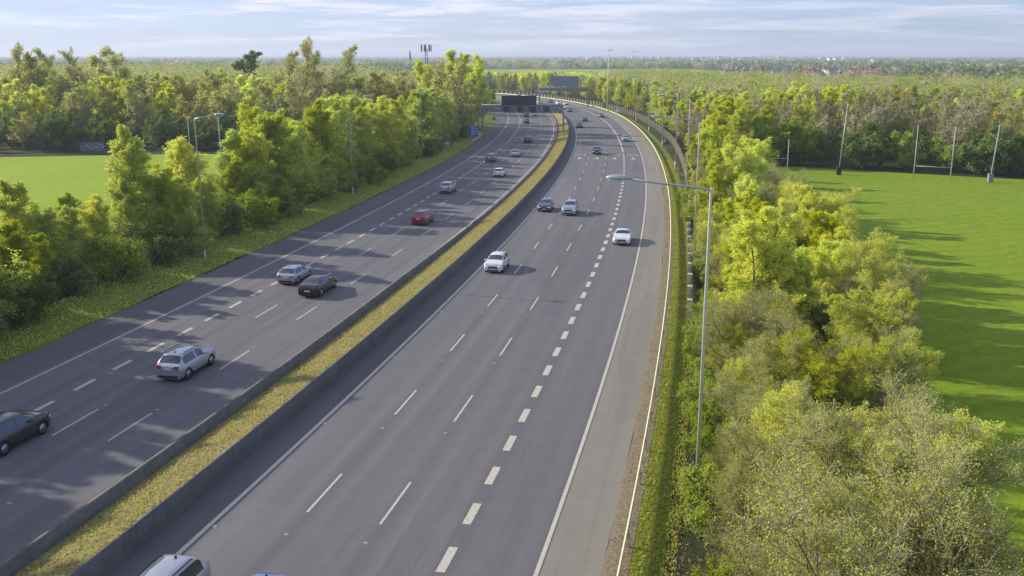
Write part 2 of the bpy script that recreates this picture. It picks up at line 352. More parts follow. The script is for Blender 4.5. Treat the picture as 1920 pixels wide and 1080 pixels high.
strip('motorway_right', S0, S1, [(-12.6, 0.0), (-10.4, 0.0)], M_SHOUD)
strip('motorway_lanes_right', S0, S1, [(-10.4, 0.0), (-3.6, 0.0), (3.85, 0.0)], M_ROAD)
strip('hard_shoulder_right', S0, S1, [(3.85, 0.0), (6.15, -0.01)], M_SHOUL)
strip('motorway_left', S0, S1, [(-31.6, 0.03), (-24, 0.03), (-16.1, 0.03)], M_ROADL)
strip('hard_shoulder_left', S0, S1, [(-35.2, 0.02), (-31.6, 0.03)], M_SHOUD)
rng = np.random.default_rng(5)
jit = {k: np.interp(np.arange(S0, S1 + 2), np.arange(S0, S1 + 8, 3), rng.normal(0, 1, len(np.arange(S0, S1 + 8, 3)))) for k in range(6)}
def J(k, a, amp): return amp * float(jit[k][int(a - S0)])
strip('leaf_litter_strip', S0, S1, [(lambda a: 6.15 + J(0, a, 0.05), 0.0), (lambda a: 6.6 + J(1, a, .05), 0.05), (7.2, 0.03)], M_DEBRIS, 1.0)
strip('verge_right', S0, S1, [(7.2, 0.02), (8.0, 0.0), (lambda a: 9.2 + 2.2 * min(max((a - 60) / 90, 0), 1), -0.05), (lambda a: 10.5 + 2.2 * min(max((a - 60) / 90, 0), 1), -0.04)], M_GRASS)
strip('verge_left', S0, S1, [(-41.0, 0.35), (-38.5, 0.25), (lambda a: -35.2 + J(2, a, 0.15), 0.04)], M_GRASS)
strip('central_reserve', S0, S1, [(-15.85, 0.20), (lambda a: -15.3 + J(3, a, .1), 0.34), (-14.4, 0.58), (-13.3, 0.86), (-12.84, 0.95)], M_DRY, 1.0)
# painted lines
MV = []; MF = []; MU = []
def mark(s0, s1, o0, o1, z=0.006, step=3.0):
    n = max(2, int(math.ceil((s1 - s0) / step)) + 1); S = np.linspace(s0, s1, n); b = len(MV)
    for a in S:
        for o in (o0, o1): x, y = rd(a, o); MV.append((float(x), float(y), float(dip(y)) + z))
    for i in range(n - 1): MF.append([b + 2 * i, b + 2 * i + 1, b + 2 * i + 3, b + 2 * i + 2])
Rz, Lz = 0.006, 0.036
mark(S0, S1, 3.60, 3.78, Rz); mark(S0, S1, -10.86, -10.64, Rz)
mark(S0, S1, -31.25, -31.10, Lz); mark(S0, S1, -17.0, -16.82, Lz)
s = -57.9
for k in range(62):                                             # wide short dashes, one every 4 m, solid beyond
    a = -59.9 + 4.03 * k
    if a < 176: mark(a - 1.0, a + 1.0, -0.19, 0.19, Rz, 1)
mark(178, S1, -0.16, 0.16, Rz)
for k in range(62):
    a = 11.9 - 76 + 4.02 * k
    if a < 196: mark(a - 1.05, a + 1.05, -27.39, -27.11, Lz, 1)
mark(197, S1, -27.35, -27.15, Lz)
for k in range(-5, 42):
    a = 3.2 + 12.17 * k
    if a < 420:
        mark(a, a + 4.1, -7.21, -7.09, Rz, 1.5); mark(a - 0.4, a + 3.9, -3.68, -3.56, Rz, 1.5)
        b = 8.6 + 12.17 * k; mark(b, b + 4.1, -20.64, -20.52, Lz, 1.5); mark(b, b + 4.1, -23.97, -23.85, Lz, 1.5)
xs_ = 0
def arrow_mark(off, sc_):
    """lane arrow and a faint row of letters, read by traffic coming towards the camera"""
    b = len(MV)
    pts = [(-1.8, 0), (-0.2, -0.75), (-0.2, -0.2), (2.2, -0.16), (2.2, 0.16), (-0.2, 0.2), (-0.2, 0.75)]
    for ds, do in pts: x, y = rd(sc_ + ds, off + do); MV.append((float(x), float(y), float(dip(y)) + Rz))
    MF.append([b, b + 1, b + 6, b + 6]); MF.append([b + 2, b + 3, b + 4, b + 5])
    for j in range(4):
        o = off - 1.0 + j * 0.62; mark(sc_ + 6.0, sc_ + 8.6, o - 0.06, o + 0.06, Rz, 2); mark(sc_ + 8.6, sc_ + 8.95, o - 0.06, o + 0.38, Rz, 2)
        if j % 2: mark(sc_ + 6.0, sc_ + 6.35, o, o + 0.36, Rz, 2)
for off in (-9.0, -5.4, -1.85, 1.85): arrow_mark(off, 163)
fq = [f if f[2] != f[3] else f[:3] for f in MF]
me = bpy.data.meshes.new('road_markings'); me.from_pydata(MV, [], fq); me.materials.append(M_WHITE)
o = link(bpy.data.objects.new('road_markings', me)); o['kind'] = 'structure'
# reflective road studs
st = MB()
for k in range(-3, 26):
    for off, z in ((-10.45, 0.0), (-7.15, 0.0), (-3.62, 0.0), (-20.58, 0.03), (-23.91, 0.03), (-17.0, .03)):
        x, y = rd(13.3 + 12.17 * k, off); st.box((float(x), float(y), float(dip(y)) + z + 0.012), (0.22, 0.18, 0.024), -heading(13 + 12 * k), 0, (0.6, 0.6))
o = st.build('road_studs', mat('stud_grey', (0.30, 0.28, 0.26), 0.6)); o['kind'] = 'structure'
#@@BARRIERS
# ------------------------------------------------------------------ barriers and fence
def P3(s, o, z=0.0): x, y = rd(s, o); return (float(x), float(y), float(dip(y)) + z)
lh = lambda a: 0.80 - 0.30 * min(max((a - 45) / 45, 0), 1)
b = strip('barrier_wall', S0, S1, [(-16.30, 0.03), (-16.20, 0.25), (-16.12, lh), (-15.90, lh), (-15.82, 0.25), (-15.72, 0.1)], M_CONCD, 2.0, kind=None, smooth=False)
tag(b, 'low weathered concrete barrier between the left carriageway and the grass reserve', 'barrier')
r_ = strip('rust_stained_edge', 60, S1, [(-15.72, 0.24), (-15.25, 0.42)], M_RUST, 2.0, kind=None, parent=b)
b = strip('retaining_wall', S0, S1, [(-12.86, 0.93), (-12.82, 0.97), (-12.70, 0.97), (-12.66, 0.30), (-12.60, 0.0)], M_CONC, 2.0, kind=None, smooth=False)
tag(b, 'long concrete wall with shaded grey face beside the right carriageway', 'wall')
# weeds growing along the shaded foot of the reserve
def leaves_mesh(P, size, rng, mats, name, idx=None, tone=None, up=0.0, asp=0.6):
    n = len(P); a = rng.normal(size=(n, 3)); a[:, 2] = a[:, 2] * (1 - up) ; a /= np.linalg.norm(a, axis=1)[:, None] + 1e-9
    c = rng.normal(size=(n, 3)); b_ = np.cross(a, c); b_ /= np.linalg.norm(b_, axis=1)[:, None] + 1e-9
    sz = size * (0.6 + 0.8 * rng.random(n))[:, None]
    V = np.stack([P - a * sz * .5, P + b_ * sz * asp * .5, P + a * sz * .5, P - b_ * sz * asp * .5], 1)
    Fq = np.arange(n * 4).reshape(n, 4); t = rng.random(n) if tone is None else tone
    return mesh_np(name, V.reshape(-1, 3), Fq, mats, idx, tone=t)
ML_WEED = leaf_mat('weed_leaves', (0.12, 0.17, 0.03), (0.28, 0.30, 0.10), 0.3)
ML_DRY = leaf_mat('dry_grass_blades', (0.36, 0.35, 0.10), (0.62, 0.52, 0.28), 0.3, 0.01)
ML_VERGE = leaf_mat('verge_grass_blades', (0.33, 0.37, 0.04), (0.52, 0.52, 0.10), 0.35, 0.01)
def scatter(name, s0, s1, o0, o1, zf, n, size, m, seed, power=1.6, up=0.0, clump=0):
    g = np.random.default_rng(seed); s = s0 + (s1 - s0) * g.random(n) ** power; o = o0 + (o1 - o0) * g.random(n)
    if clump: s = s + g.normal(0, .2, n); keep = (np.sin(s * 1.7 + o * 5) + np.sin(s * .61 + 1) + g.normal(0, .5, n)) > clump; s = s[keep]; o = o[keep]
    x, y = rd(s, o); z = np.array([zf(a) for a in o]) + dip(y) + g.random(len(s)) * size * 0.5
    q = link(bpy.data.objects.new(name, leaves_mesh(np.stack([x, y, z], 1), size, g, [m], name, up=-up, asp=0.35))); q['kind'] = 'stuff'; return q
zmed = lambda a: float(np.interp(a, [-15.85, -15.3, -14.4, -13.3, -12.84], [0.2, .34, .58, .86, .95]))
scatter('median_grass', S0, 260, -15.5, -12.86, zmed, 60000, 0.17, ML_DRY, 1, 1.5, 1.0)
scatter('median_weeds', S0, 240, -15.2, -12.9, zmed, 26000, 0.16, ML_VERGE, 22, 1.5, 1.0, 0.55)
scatter('median_weeds', S0, 240, -15.75, -14.9, zmed, 7000, 0.14, ML_WEED, 2, 1.4, 0, 0.7)
scatter('straw_tufts', S0, 160, 6.5, 10.2, lambda a: 0.0, 26000, 0.16, ML_DRY, 31, 1.3, 1.0, 0.2)
scatter('verge_grass_tufts', S0, 160, 7.25, 9.0, lambda a: 0.02, 50000, 0.13, ML_VERGE, 3, 1.3, 1.0)
scatter('verge_grass_tufts', S0 + 60, 230, -41, -35.3, lambda a: 0.04 + 0.06 * (-35.2 - a), 40000, 0.22, ML_VERGE, 4, 1.1, 1.0)
scatter('fallen_leaves', S0, 120, 6.2, 7.1, lambda a: 0.04, 9000, 0.08, leaf_mat('dead_leaf', (0.30, 0.20, 0.12), (0.20, 0.18, 0.08), 0.1), 6, 1.2)
# steel guard rail along the right verge
def rail_thing(s0, s1, off, label, step=4.0, limit=98):
    root = empty('guard_rail', P3(s0, off)); tag(root, label, 'guard rail'); ox, oy, oz = root.location
    S = np.arange(s0, s1, 2.0); prof = [(-.05, .46), (-.09, .54), (-.03, .60), (-.09, .66), (-.05, .74), (0.0, .75), (0.02, .60), (0, .45)]
    K = len(prof); V = []
    for a in S:
        for po, pz in prof: p = P3(a, off + po, pz); V.append((p[0] - ox, p[1] - oy, p[2] - oz))
    i = (np.arange(len(S) - 1)[:, None] * K + np.arange(K)[None, :]); j = (np.arange(len(S) - 1)[:, None] * K + (np.arange(K)[None, :] + 1) % K)
    Fq = np.stack([i, j, j + K, i + K], -1).reshape(-1, 4)
    q = link(bpy.data.objects.new('rail_beam', mesh_np('rail_beam', V, Fq, [M_RAIL]))); q.parent = root
    pm = MB().box((0, 0, .34), (.06, .12, .68)).box((-.04, 0, .6), (.06, .1, .14)).mesh('rail_post', M_GALV)
    for k in range(min(limit, int((s1 - s0) / step))):
        a = s0 + 1 + step * k; p = P3(a, off + .06); q = link(bpy.data.objects.new('rail_post', pm)); q.parent = root; q.location = (p[0] - ox, p[1] - oy, p[2] - oz); q.rotation_euler = (0, 0, -heading(a))
rail_thing(8, 330, 6.95, 'long sunlit steel guard rail beside the right hard shoulder', 4.0)
rail_thing(-58, 9.9, 6.95, 'near end of the guard rail running out of the bottom of the picture', 4.0)
rail_thing(330, 640, 6.95, 'far stretch of the guard rail where the motorway bends left', 4.0)
rail_thing(196, 216, -35.3, 'short guard rail by the left foot of the gantry', 2.0)
# post and board fence behind the right verge
def fence_thing(s0, s1, offf, label, n):
    root = empty('boundary_fence', P3(s0, offf(s0))); tag(root, label, 'fence', None); o = Vector(root.location); ds = (s1 - s0) / n
    pm = MB().box((0, 0, .85), (.34, .44, 1.75)).box((0, 0, 1.75), (.40, .50, .07), 0, 0, (.8, .8)).mesh('fence_post', M_FPOST)
    pan = MB()
    for k in range(n):
        a = s0 + ds * k; p = Vector(P3(a, offf(a))); q = link(bpy.data.objects.new('fence_post', pm)); q.parent = root; q.location = p - o; q.rotation_euler = (0, 0, -heading(a))
        c = Vector(P3(a + ds / 2, (offf(a) + offf(a + ds)) / 2 + .12)) - o; g = np.random.default_rng(k)
        if g.random() < .93:
            for j in range(5): pan.box((c.x, c.y, c.z + .28 + .28 * j), (.05, ds - .45, .24), -heading(a) + math.atan2(offf(a) - offf(a + ds), ds) * -1)
    pan.build('fence_boards', M_FPAN, root)
foff = lambda a: 8.75 + 3.6 * min(max((a - 70) / 130, 0), 1)
fence_thing(60, 300, foff, 'long fence of pale posts and dark boards at the foot of the right-hand wood', 56)
fence_thing(38, 60, foff, 'near overgrown part of the post and board fence beneath the bare bushes', 5)
fence_thing(300, 620, lambda a: 12.35 - 2 * min((a - 300) / 100, 1), 'far line of pale fence posts behind the bend of the motorway', 74)

# ------------------------------------------------------------------ street lamps
def lamp(name, H, arm, toward, loc, rz, label, group, lean=0.0, k=1.0, pm=None):
    """arm reaches along local +X*toward"""
    r = empty(name, loc, rz); tag(r, label, 'street lamp', group)
    MB().tube([(0, 0, 0), (0, 0, 1.6)], [.11 * k, .105 * k], 10).tube([(0, 0, 1.6), (0, 0, H - .25), (0, 0, H)], [.085 * k, .058 * k, .052 * k], 10).box((0, -.12, .9), (.12, .05, .5)).build('pole', pm or M_POLE, r)
    pts = [(0, 0, H - .06), (toward * arm * .2, 0, H + .05), (toward * arm * .6, 0, H + .20), (toward * (arm - .75), 0, H + .32)]
    MB().tube(pts, [.055, .05, .045, .04], 8).build('arm', M_LAMP, r)
    x = toward * (arm - .35); a = MB()
    a.ell((x, 0, H + .36), (.52, .19, .13), 14, 8); ln = a.build('lantern', M_LAMP, r)
    MB().ell((x + toward * .1, 0, H + .29), (.34, .15, .10), 12, 6).build('lens', M_LENS, ln)
right_l = [(-40, 'out of frame'), (7.0, 'nearest street lamp on the right, its arm crossing the lanes'), (55.5, 'second street lamp on the right verge, its pale lantern in front of the wood'),
           (98, 'third street lamp on the right verge, tall beside the bushes'), (142, 'fourth street lamp along the right verge'), (189, 'fifth street lamp along the right verge, on open grass'),
           (234, 'sixth street lamp along the right verge'), (273, 'seventh street lamp along the right verge'), (318, 'street lamp just right of the tall camera mast'), (362, 'farthest street lamp of the right verge, left of the mast')]
rightH = [13.9, 14.3, 13.9, 14.3, 13.9, 13.9, 13.9, 13.9, 13.9, 13.9]
for (s, lab), H in list(zip(right_l, rightH))[1:]:
    lamp('street_lamp', H, 4.15 if s < 150 else 3.4, -1, P3(s, 9.6 if s < 20 else 9.1 if s < 300 else 8.4), -heading(s) + 0.02, lab, 'street lamps along the right verge')
left_l = [(49.5, -36.5, 'nearest street lamp on the left, thin pole in front of the bushes'), (97, -37.3, 'second street lamp on the left verge, before the yellow-green trees'),
          (137, -36.3, 'third street lamp on the left verge, standing on a patch of grass'), (176, -35.9, 'fourth street lamp on the left verge, near the round sign'),
          (216, -36.0, 'fifth street lamp on the left, behind the gantry foot'), (262, -36.2, 'sixth street lamp on the left, beyond the gantry')]
for s, off, lab in left_l: lamp('street_lamp', 13.9, 2.8, 1, P3(s, off, 0.1), -heading(s) + .05, lab, 'street lamps along the left verge', 0, .8, M_GALV)

# ------------------------------------------------------------------ gantries, signs, masts
def truss(mb, x0, x1, z0, z1, y0, y1, n, r=.07):
    for z in (z0, z1):
        for y in (y0, y1): mb.tube([(x0, y, z), (x1, y, z)], r * 1.5, 6)
    dx = (x1 - x0) / n
    for k in range(n):
        a, b_ = x0 + k * dx, x0 + (k + 1) * dx; za, zb = (z0, z1) if k % 2 else (z1, z0)
        for y in (y0, y1): mb.tube([(a, y, za), (b_, y, zb)], r, 5); mb.tube([(a, y, z0), (a, y, z1)], r, 5)
        mb.tube([(a, y0, z1), (b_, y1, z1)], r * .7, 4)
gl = Vector(P3(221, -35.4)); gr = Vector(P3(221.5, -14.2, .3)); W = (gr - gl).length; ga = math.atan2((gr - gl).y, (gr - gl).x)
g1 = empty('sign_gantry', gl, ga); tag(g1, 'grey lattice gantry over the left carriageway carrying dark display panels', 'gantry')
for x, s2 in ((0, 1), (W, -1)):
    MB().box((x, .0, 3.0), (.42, .42, 6.0)).box((x, 1.3, 3.0), (.3, .3, 6.0)).box((x, .65, .15), (.9, 2.2, .3)).build('leg', M_GANT, g1)
b_ = MB(); truss(b_, -.1, W + .3, 6.0, 8.0, -.1, 1.4, 18); b_.box((W / 2, .65, 6.0), (W, 1.3, .05)); b_.box((W / 2, 1.35, 7.0), (W, .04, 1.7)); b_.build('lattice_beam', M_GANT, g1)
v = MB().box((W * .455, -.6, 9.15), (8.9, .7, 2.5)).build('display_board', M_DARKP, g1)
f_ = MB()
for c, d in (((W * .455, -.97, 10.44), (9.0, .06, .1)), ((W * .455, -.97, 7.86), (9.0, .06, .1)), ((W * .455 - 4.5, -.97, 9.15), (.1, .06, 2.6)), ((W * .455 + 4.5, -.97, 9.15), (.1, .06, 2.6))): f_.box(c, d)
f_.build('frame', M_GANT, v)
for k, fx in enumerate((.30, .465, .625, .79)):
    q = MB().box((W * fx, -.35, 6.95), (1.55, .35, 1.45)).build('lane_signal', M_DARKP, g1)
    MB().box((W * fx, -.54, 7.72), (1.7, .12, .08)).box((W * fx, -.54, 6.18), (1.7, .12, .08)).build('hood', M_GANT, q)
MB().tube([(0, 0, 6.0), (0, 0, 9.6)], .05, 6).tube([(W, 0, 8), (W, 0, 8.9)], .04, 6).build('antenna', M_GANT, g1)
# second gantry: over the right carriageway, seen from the back
q0 = Vector(at(1102, 201) + (0,)); q0.z = float(dip(q0.y)); t0 = Vector((q0.x - 17.5, q0.y + 22, q0.z)); W2 = (q0 - t0).length; a2 = math.atan2((q0 - t0).y, (q0 - t0).x)
W2 = 19.8; a2 = R(-8); t0 = q0 - Vector((math.cos(a2) * W2, math.sin(a2) * W2, 0))
g2 = empty('sign_gantry', t0, a2); tag(g2, 'far gantry over the right carriageway with blue-grey sign backs above it', 'gantry')
for x in (0, W2): MB().box((x, 0, 3.4), (.5, .5, 6.8)).build('leg', M_GANT, g2)
b_ = MB(); truss(b_, -.2, W2 + .2, 6.2, 7.9, -.3, .9, 14); b_.box((W2 / 2, .3, 7.05), (W2, .9, 1.3)); b_.build('lattice_beam', M_GANT, g2)
for x, ww in ((W2 * .44, 8.0), (W2 * .72, 3.3)):
    q = MB().box((x, .1, 10.3), (ww, .14, 4.1)).build('sign_panel', M_SBACK, g2); s_ = MB()
    for j in range(int(ww // 1.6)): s_.box((x - ww / 2 + .8 + j * 1.6, -.03, 10.0), (.12, .12, 4.6))
    s_.build('bracket', M_GANT, q)
def plate_sign(name, loc, rz, w_, h_, z0, face, label, back=M_SBACK, bars=None, posts=2, group=None):
    r = empty(name, loc, rz); tag(r, label, 'sign', group)
    for k in range(posts):
        x = (k - (posts - 1) / 2) * w_ * .8
        MB().tube([(x, .1, 0), (x, .1, z0 + h_ * .9)], .06, 6).build('post', M_GALV, r)
    p = MB().box((0, 0, z0 + h_ / 2), (w_, .08, h_)).build('panel', face, r)
    if bars:
        t = MB()
        for x, z, bw, bh in bars: t.box((x * w_ / 2, -.055, z0 + h_ * z), (bw * w_, .02, bh * h_))
        t.build('lettering', M_WTXT, p)
    return r
x, y = at(888, 259); rows = [(0, .97, .9, .02), (0, .03, .9, .02)]
for j in range(6): rows += [(-.12 + .1 * (j % 2), .86 - .13 * j, .55 - .08 * (j % 3), .045), (.72, .86 - .13 * j, .14, .045)]
plate_sign('information_sign', (x, y, float(dip(y))), R(4), 2.3, 3.0, .25, M_BLUE, 'tall blue information sign with pale rows, standing left of the gantry foot', bars=rows)
x, y = at(899, 259); r = empty('roadside_cabinet', (x, y, float(dip(y))), R(5)); tag(r, 'grey roadside cabinet between the blue sign and the gantry foot', 'cabinet')
MB().box((0, 0, .75), (1.0, .6, 1.5)).box((0, 0, 1.54), (1.1, .7, .08)).build('body', M_LAMP, r); MB().box((0, -.31, .75), (.42, .02, 1.3)).build('door', M_GALV, r)
x, y = at(896, 257); r = tag(MB().tube([(0, 0, 0), (0, 0, 6.6)], .05, 6).box((0, -.05, 4.9), (.26, .1, 3.4)).build('marker_post', M_POSTW, None, (x, y, float(dip(y)))), 'tall white marker post left of the gantry leg', 'post')
def round_sign(px, py, h, rad, facem, label, ring=None, zc=None):
    x, y = at(px, py); r = empty('round_sign', (x, y, float(dip(y))), math.atan2(-x, y)); tag(r, label, 'sign')
    MB().tube([(0, .06, 0), (0, .06, h)], .045, 6).build('post', M_GALV, r)
    d = MB().tube([(0, .02, h), (0, -.02, h)], rad, 24).build('disc', facem, r)
    if ring: MB().tube([(0, -.021, h), (0, -.027, h)], rad * .62, 20).build('centre', ring, d)
round_sign(838, 288, 1.9, .55, mat('sign_pale', (.5, .52, .52), .5), 'pale round sign on the left verge between two street lamps', mat('sign_mid', (.27, .29, .31), .5))
round_sign(926, 232, 1.7, .6, M_SBACK, 'small round grey sign on the bank seen below the gantry beam')
round_sign(1249, 283, 1.9, .62, mat('sign_dark_back', (.09, .09, .09), .6), 'dark back of a round sign among the right-hand fence posts')
x, y = at(914, 181); plate_sign('direction_sign', (x - 2, y, float(dip(y))), R(8), 7.0, 4.4, 5.6, M_BLUE, 'far blue direction sign rising above the yellow-green trees', bars=[(-.1, .72, .5, .12), (.05, .5, .6, .12), (-.1, .26, .4, .12), (0, .97, .98, .03)])
# tall camera mast
x, y = at(1139, 207); r = empty('camera_mast', (x, y, float(dip(y)))); tag(r, 'very tall thin mast with a small head rising above the horizon', 'mast')
MB().tube([(0, 0, 0), (0, 0, 12), (0, 0, 22.0)], [.30, .22, .13], 10).build('pole', M_POLE, r)
MB().tube([(0, 0, 22), (0, 0, 24.3)], .05, 6).tube([(-.5, 0, 22.3), (1.0, 0, 22.3)], .06, 6).box((.95, 0, 22.5), (.3, .4, .6)).build('camera_head', M_SBACK, r)
# mobile phone mast on the left
def lattice(mb, h, w0, w1, r=.06):
    n = 9
    for k in range(4):
        a = math.pi / 4 + k * math.pi / 2; mb.tube([(math.cos(a) * w0, math.sin(a) * w0, 0), (math.cos(a) * w1, math.sin(a) * w1, h)], r, 5)
        for j in range(n):
            z0, z1 = h * j / n, h * (j + 1) / n; ww = lambda z: w0 + (w1 - w0) * z / h; b2 = a + math.pi / 2
            mb.tube([(math.cos(a) * ww(z0), math.sin(a) * ww(z0), z0), (math.cos(b2) * ww(z1), math.sin(b2) * ww(z1), z1)], r * .6, 4)
u, fy, d_ = ray(800, 150); t = 330 / fy; r = empty('phone_mast', (u * t, 330, -1.1)); tag(r, 'lattice phone mast with a ring of antennas above the left-hand wood', 'mast')
m_ = MB(); lattice(m_, 22.5, 1.0, .45, .09); m_.build('lattice_tower', M_SBACK, r)
m_ = MB()
for k in range(7):
    a = k * 2 * math.pi / 7; m_.tube([(0, 0, 22.7), (1.6 * math.cos(a), 1.6 * math.sin(a), 22.7)], .05, 5).box((1.7 * math.cos(a), 1.7 * math.sin(a), 22.9), (.3, .3, 2.2), a)
m_.tube([(0, 0, 22), (0, 0, 24.6)], .1, 6); m_.build('antenna_ring', mat('antenna_grey', (.22, .22, .26), .6), r)
u, fy, d_ = ray(770, 150); r = empty('distant_mast', (u * 700 / fy, 700, -1)); tag(r, 'thin distant mast on the horizon left of the phone mast', 'mast')
m_ = MB(); lattice(m_, 23, 1.0, .5, .12); m_.tube([(0, 0, 18), (0, 0, 23)], .5, 6); m_.build('lattice_tower', M_SBACK, r)
# goal posts, net poles
def goal(name, c, rz, wd, h, bar, label, group=None):
    r = empty(name, c, rz); tag(r, label, 'goal posts', group)
    for x in (-wd / 2, wd / 2): MB().tube([(x, 0, 0), (x, 0, h)], [.09, .06], 8).build('upright', M_POSTW, r)
    MB().tube([(-wd / 2, 0, bar), (wd / 2, 0, bar)], .045, 8).build('crossbar', M_POSTW, r)
x0, y0 = at(1712, 338); x1, y1 = at(1781, 342)
goal('goal_posts', ((x0 + x1) / 2, (y0 + y1) / 2, -.5), math.atan2(y1 - y0, x1 - x0), math.hypot(x1 - x0, y1 - y0), 9.0, 2.4, 'white goal posts standing before the dark trees at the right edge of the pitch')
x1, y1 = at(1476, 322); goal('goal_posts', (x1 - 3.2, y1 + .6, -.5), R(-6), 6.5, 5.6, 2.2, 'goal posts half hidden by the bushes at the left end of the pitch')
zc = lambda y: float(dip(y))
x, y = at(388, 322); goal('goal_posts', (x, y, zc(y)), R(3), 5.3, 9.6, 2.4, 'white goal posts in the meadow behind the nearest left lamp')
def net_pole(px, py, h, base, label, lean=0.0):
    x, y = at(px, py); r = empty('net_pole', (x, y, zc(y))); tag(r, label, 'pole'); MB().tube([(0, 0, 0), (h * lean, 0, h)], [.11, .07], 8).build('pole', M_POSTW if base is not M_PAD else M_GALV, r)
    MB().box((0, 0, .62), (.75, .6, 1.25)).box((0, 0, 1.3), (.8, .66, .08)).build('base_box', base, r)
net_pole(1572, 327, 12.4, M_PAD, 'tall leaning pole with a black padded base on the pitch edge', .055)
net_pole(1856, 341, 9.2, M_GANT, 'pole with a grey box at its foot near the right edge of the picture', .06)
# painted wall at the far side of the meadow
x, y = at(178, 283); r = empty('painted_wall', (x, y - 1, zc(y)), R(2)); tag(r, 'low blue-grey wall with white painted scrawl at the far edge of the meadow', 'wall')
w_ = MB().box((0, 0, 1.0), (5.2, .3, 2.0)).build('wall', concrete_mat('blue_grey_wall', (.16, .20, .25), (.11, .14, .18)), r)
g = np.random.default_rng(3); m_ = MB()
for k in range(13): a = -2.3 + k * .37; z = .5 + g.random() * .9; m_.tube([(a, -.16, z), (a + .2 * g.normal(), -.16, z + .5 * g.random()), (a + .3, -.16, .6 + g.random())], .05, 4)
m_.build('painted_scrawl', M_WTXT, w_)
#@@CARS
# ------------------------------------------------------------------ cars
def paint(name, c, metal=0.35, rough=0.28): return mat('paint_' + name, c, rough, metal, 0.5, 0.8)
M_GLASS = mat('car_glass', (0.07, 0.09, 0.115), 0.08, 0.4, 0.8); M_TYRE = mat('tyre', (0.025, 0.025, 0.025), 0.85); M_RIM = mat('wheel_rim', (0.35, 0.36, 0.37), 0.35, 0.8)
M_TRIM = mat('black_trim', (0.02, 0.02, 0.022), 0.5); M_HEAD = mat('headlight', (0.75, 0.78, 0.8), 0.1, 0, 0.8); M_TAIL = mat('tail_light', (0.45, 0.015, 0.02), 0.25, 0, 0.7)
M_PLATE = mat('number_plate', (0.65, 0.65, 0.62), 0.5); M_UNDER = mat('underbody', (0.015, 0.015, 0.015), 0.9)
TYPES = {  # L, W, H, belt, profile: (fraction from rear, roofline height fraction), glass stations: rear0 rear1 roofend windscreen0 hood
 'estate': (4.75, 1.86, 1.52, .96, [(0, .60), (.012, .66), (.045, .70), (.15, .955), (.20, .985), (.45, 1.0), (.57, .965), (.70, .745), (.76, .725), (.92, .66), (.975, .58), (1, .38)], (.048, .15, .575, .695)),
 'suv':    (4.50, 1.86, 1.66, 1.04, [(0, .58), (.012, .66), (.05, .70), (.14, .95), (.18, .98), (.42, 1.0), (.57, .97), (.70, .735), (.76, .715), (.92, .665), (.98, .58), (1, .38)], (.052, .14, .575, .695)),
 'hatch':  (4.20, 1.79, 1.47, .94, [(0, .56), (.012, .64), (.06, .70), (.17, .95), (.23, .99), (.42, 1.0), (.56, .96), (.73, .73), (.79, .70), (.93, .635), (.98, .55), (1, .38)], (.062, .17, .565, .725)),
 'saloon': (4.80, 1.86, 1.46, .96, [(0, .58), (.012, .70), (.06, .735), (.13, .745), (.32, .96), (.38, .99), (.48, 1.0), (.57, .965), (.72, .70), (.78, .67), (.93, .60), (.985, .52), (1, .36)], (.14, .315, .575, .715)),
 'coupe':  (4.75, 1.92, 1.38, .90, [(0, .62), (.012, .74), (.05, .77), (.09, .775), (.33, .97), (.40, 1.0), (.47, 1.0), (.54, .97), (.66, .75), (.72, .72), (.93, .64), (.985, .55), (1, .38)], (.10, .325, .545, .655)),
 'van':    (5.60, 2.02, 2.30, 1.20, [(0, .55), (.008, .80), (.02, .96), (.06, .99), (.50, 1.0), (.76, .97), (.88, .62), (.90, .58), (.97, .50), (.99, .42), (1, .30)], (.0, .0, .77, .875)),
}
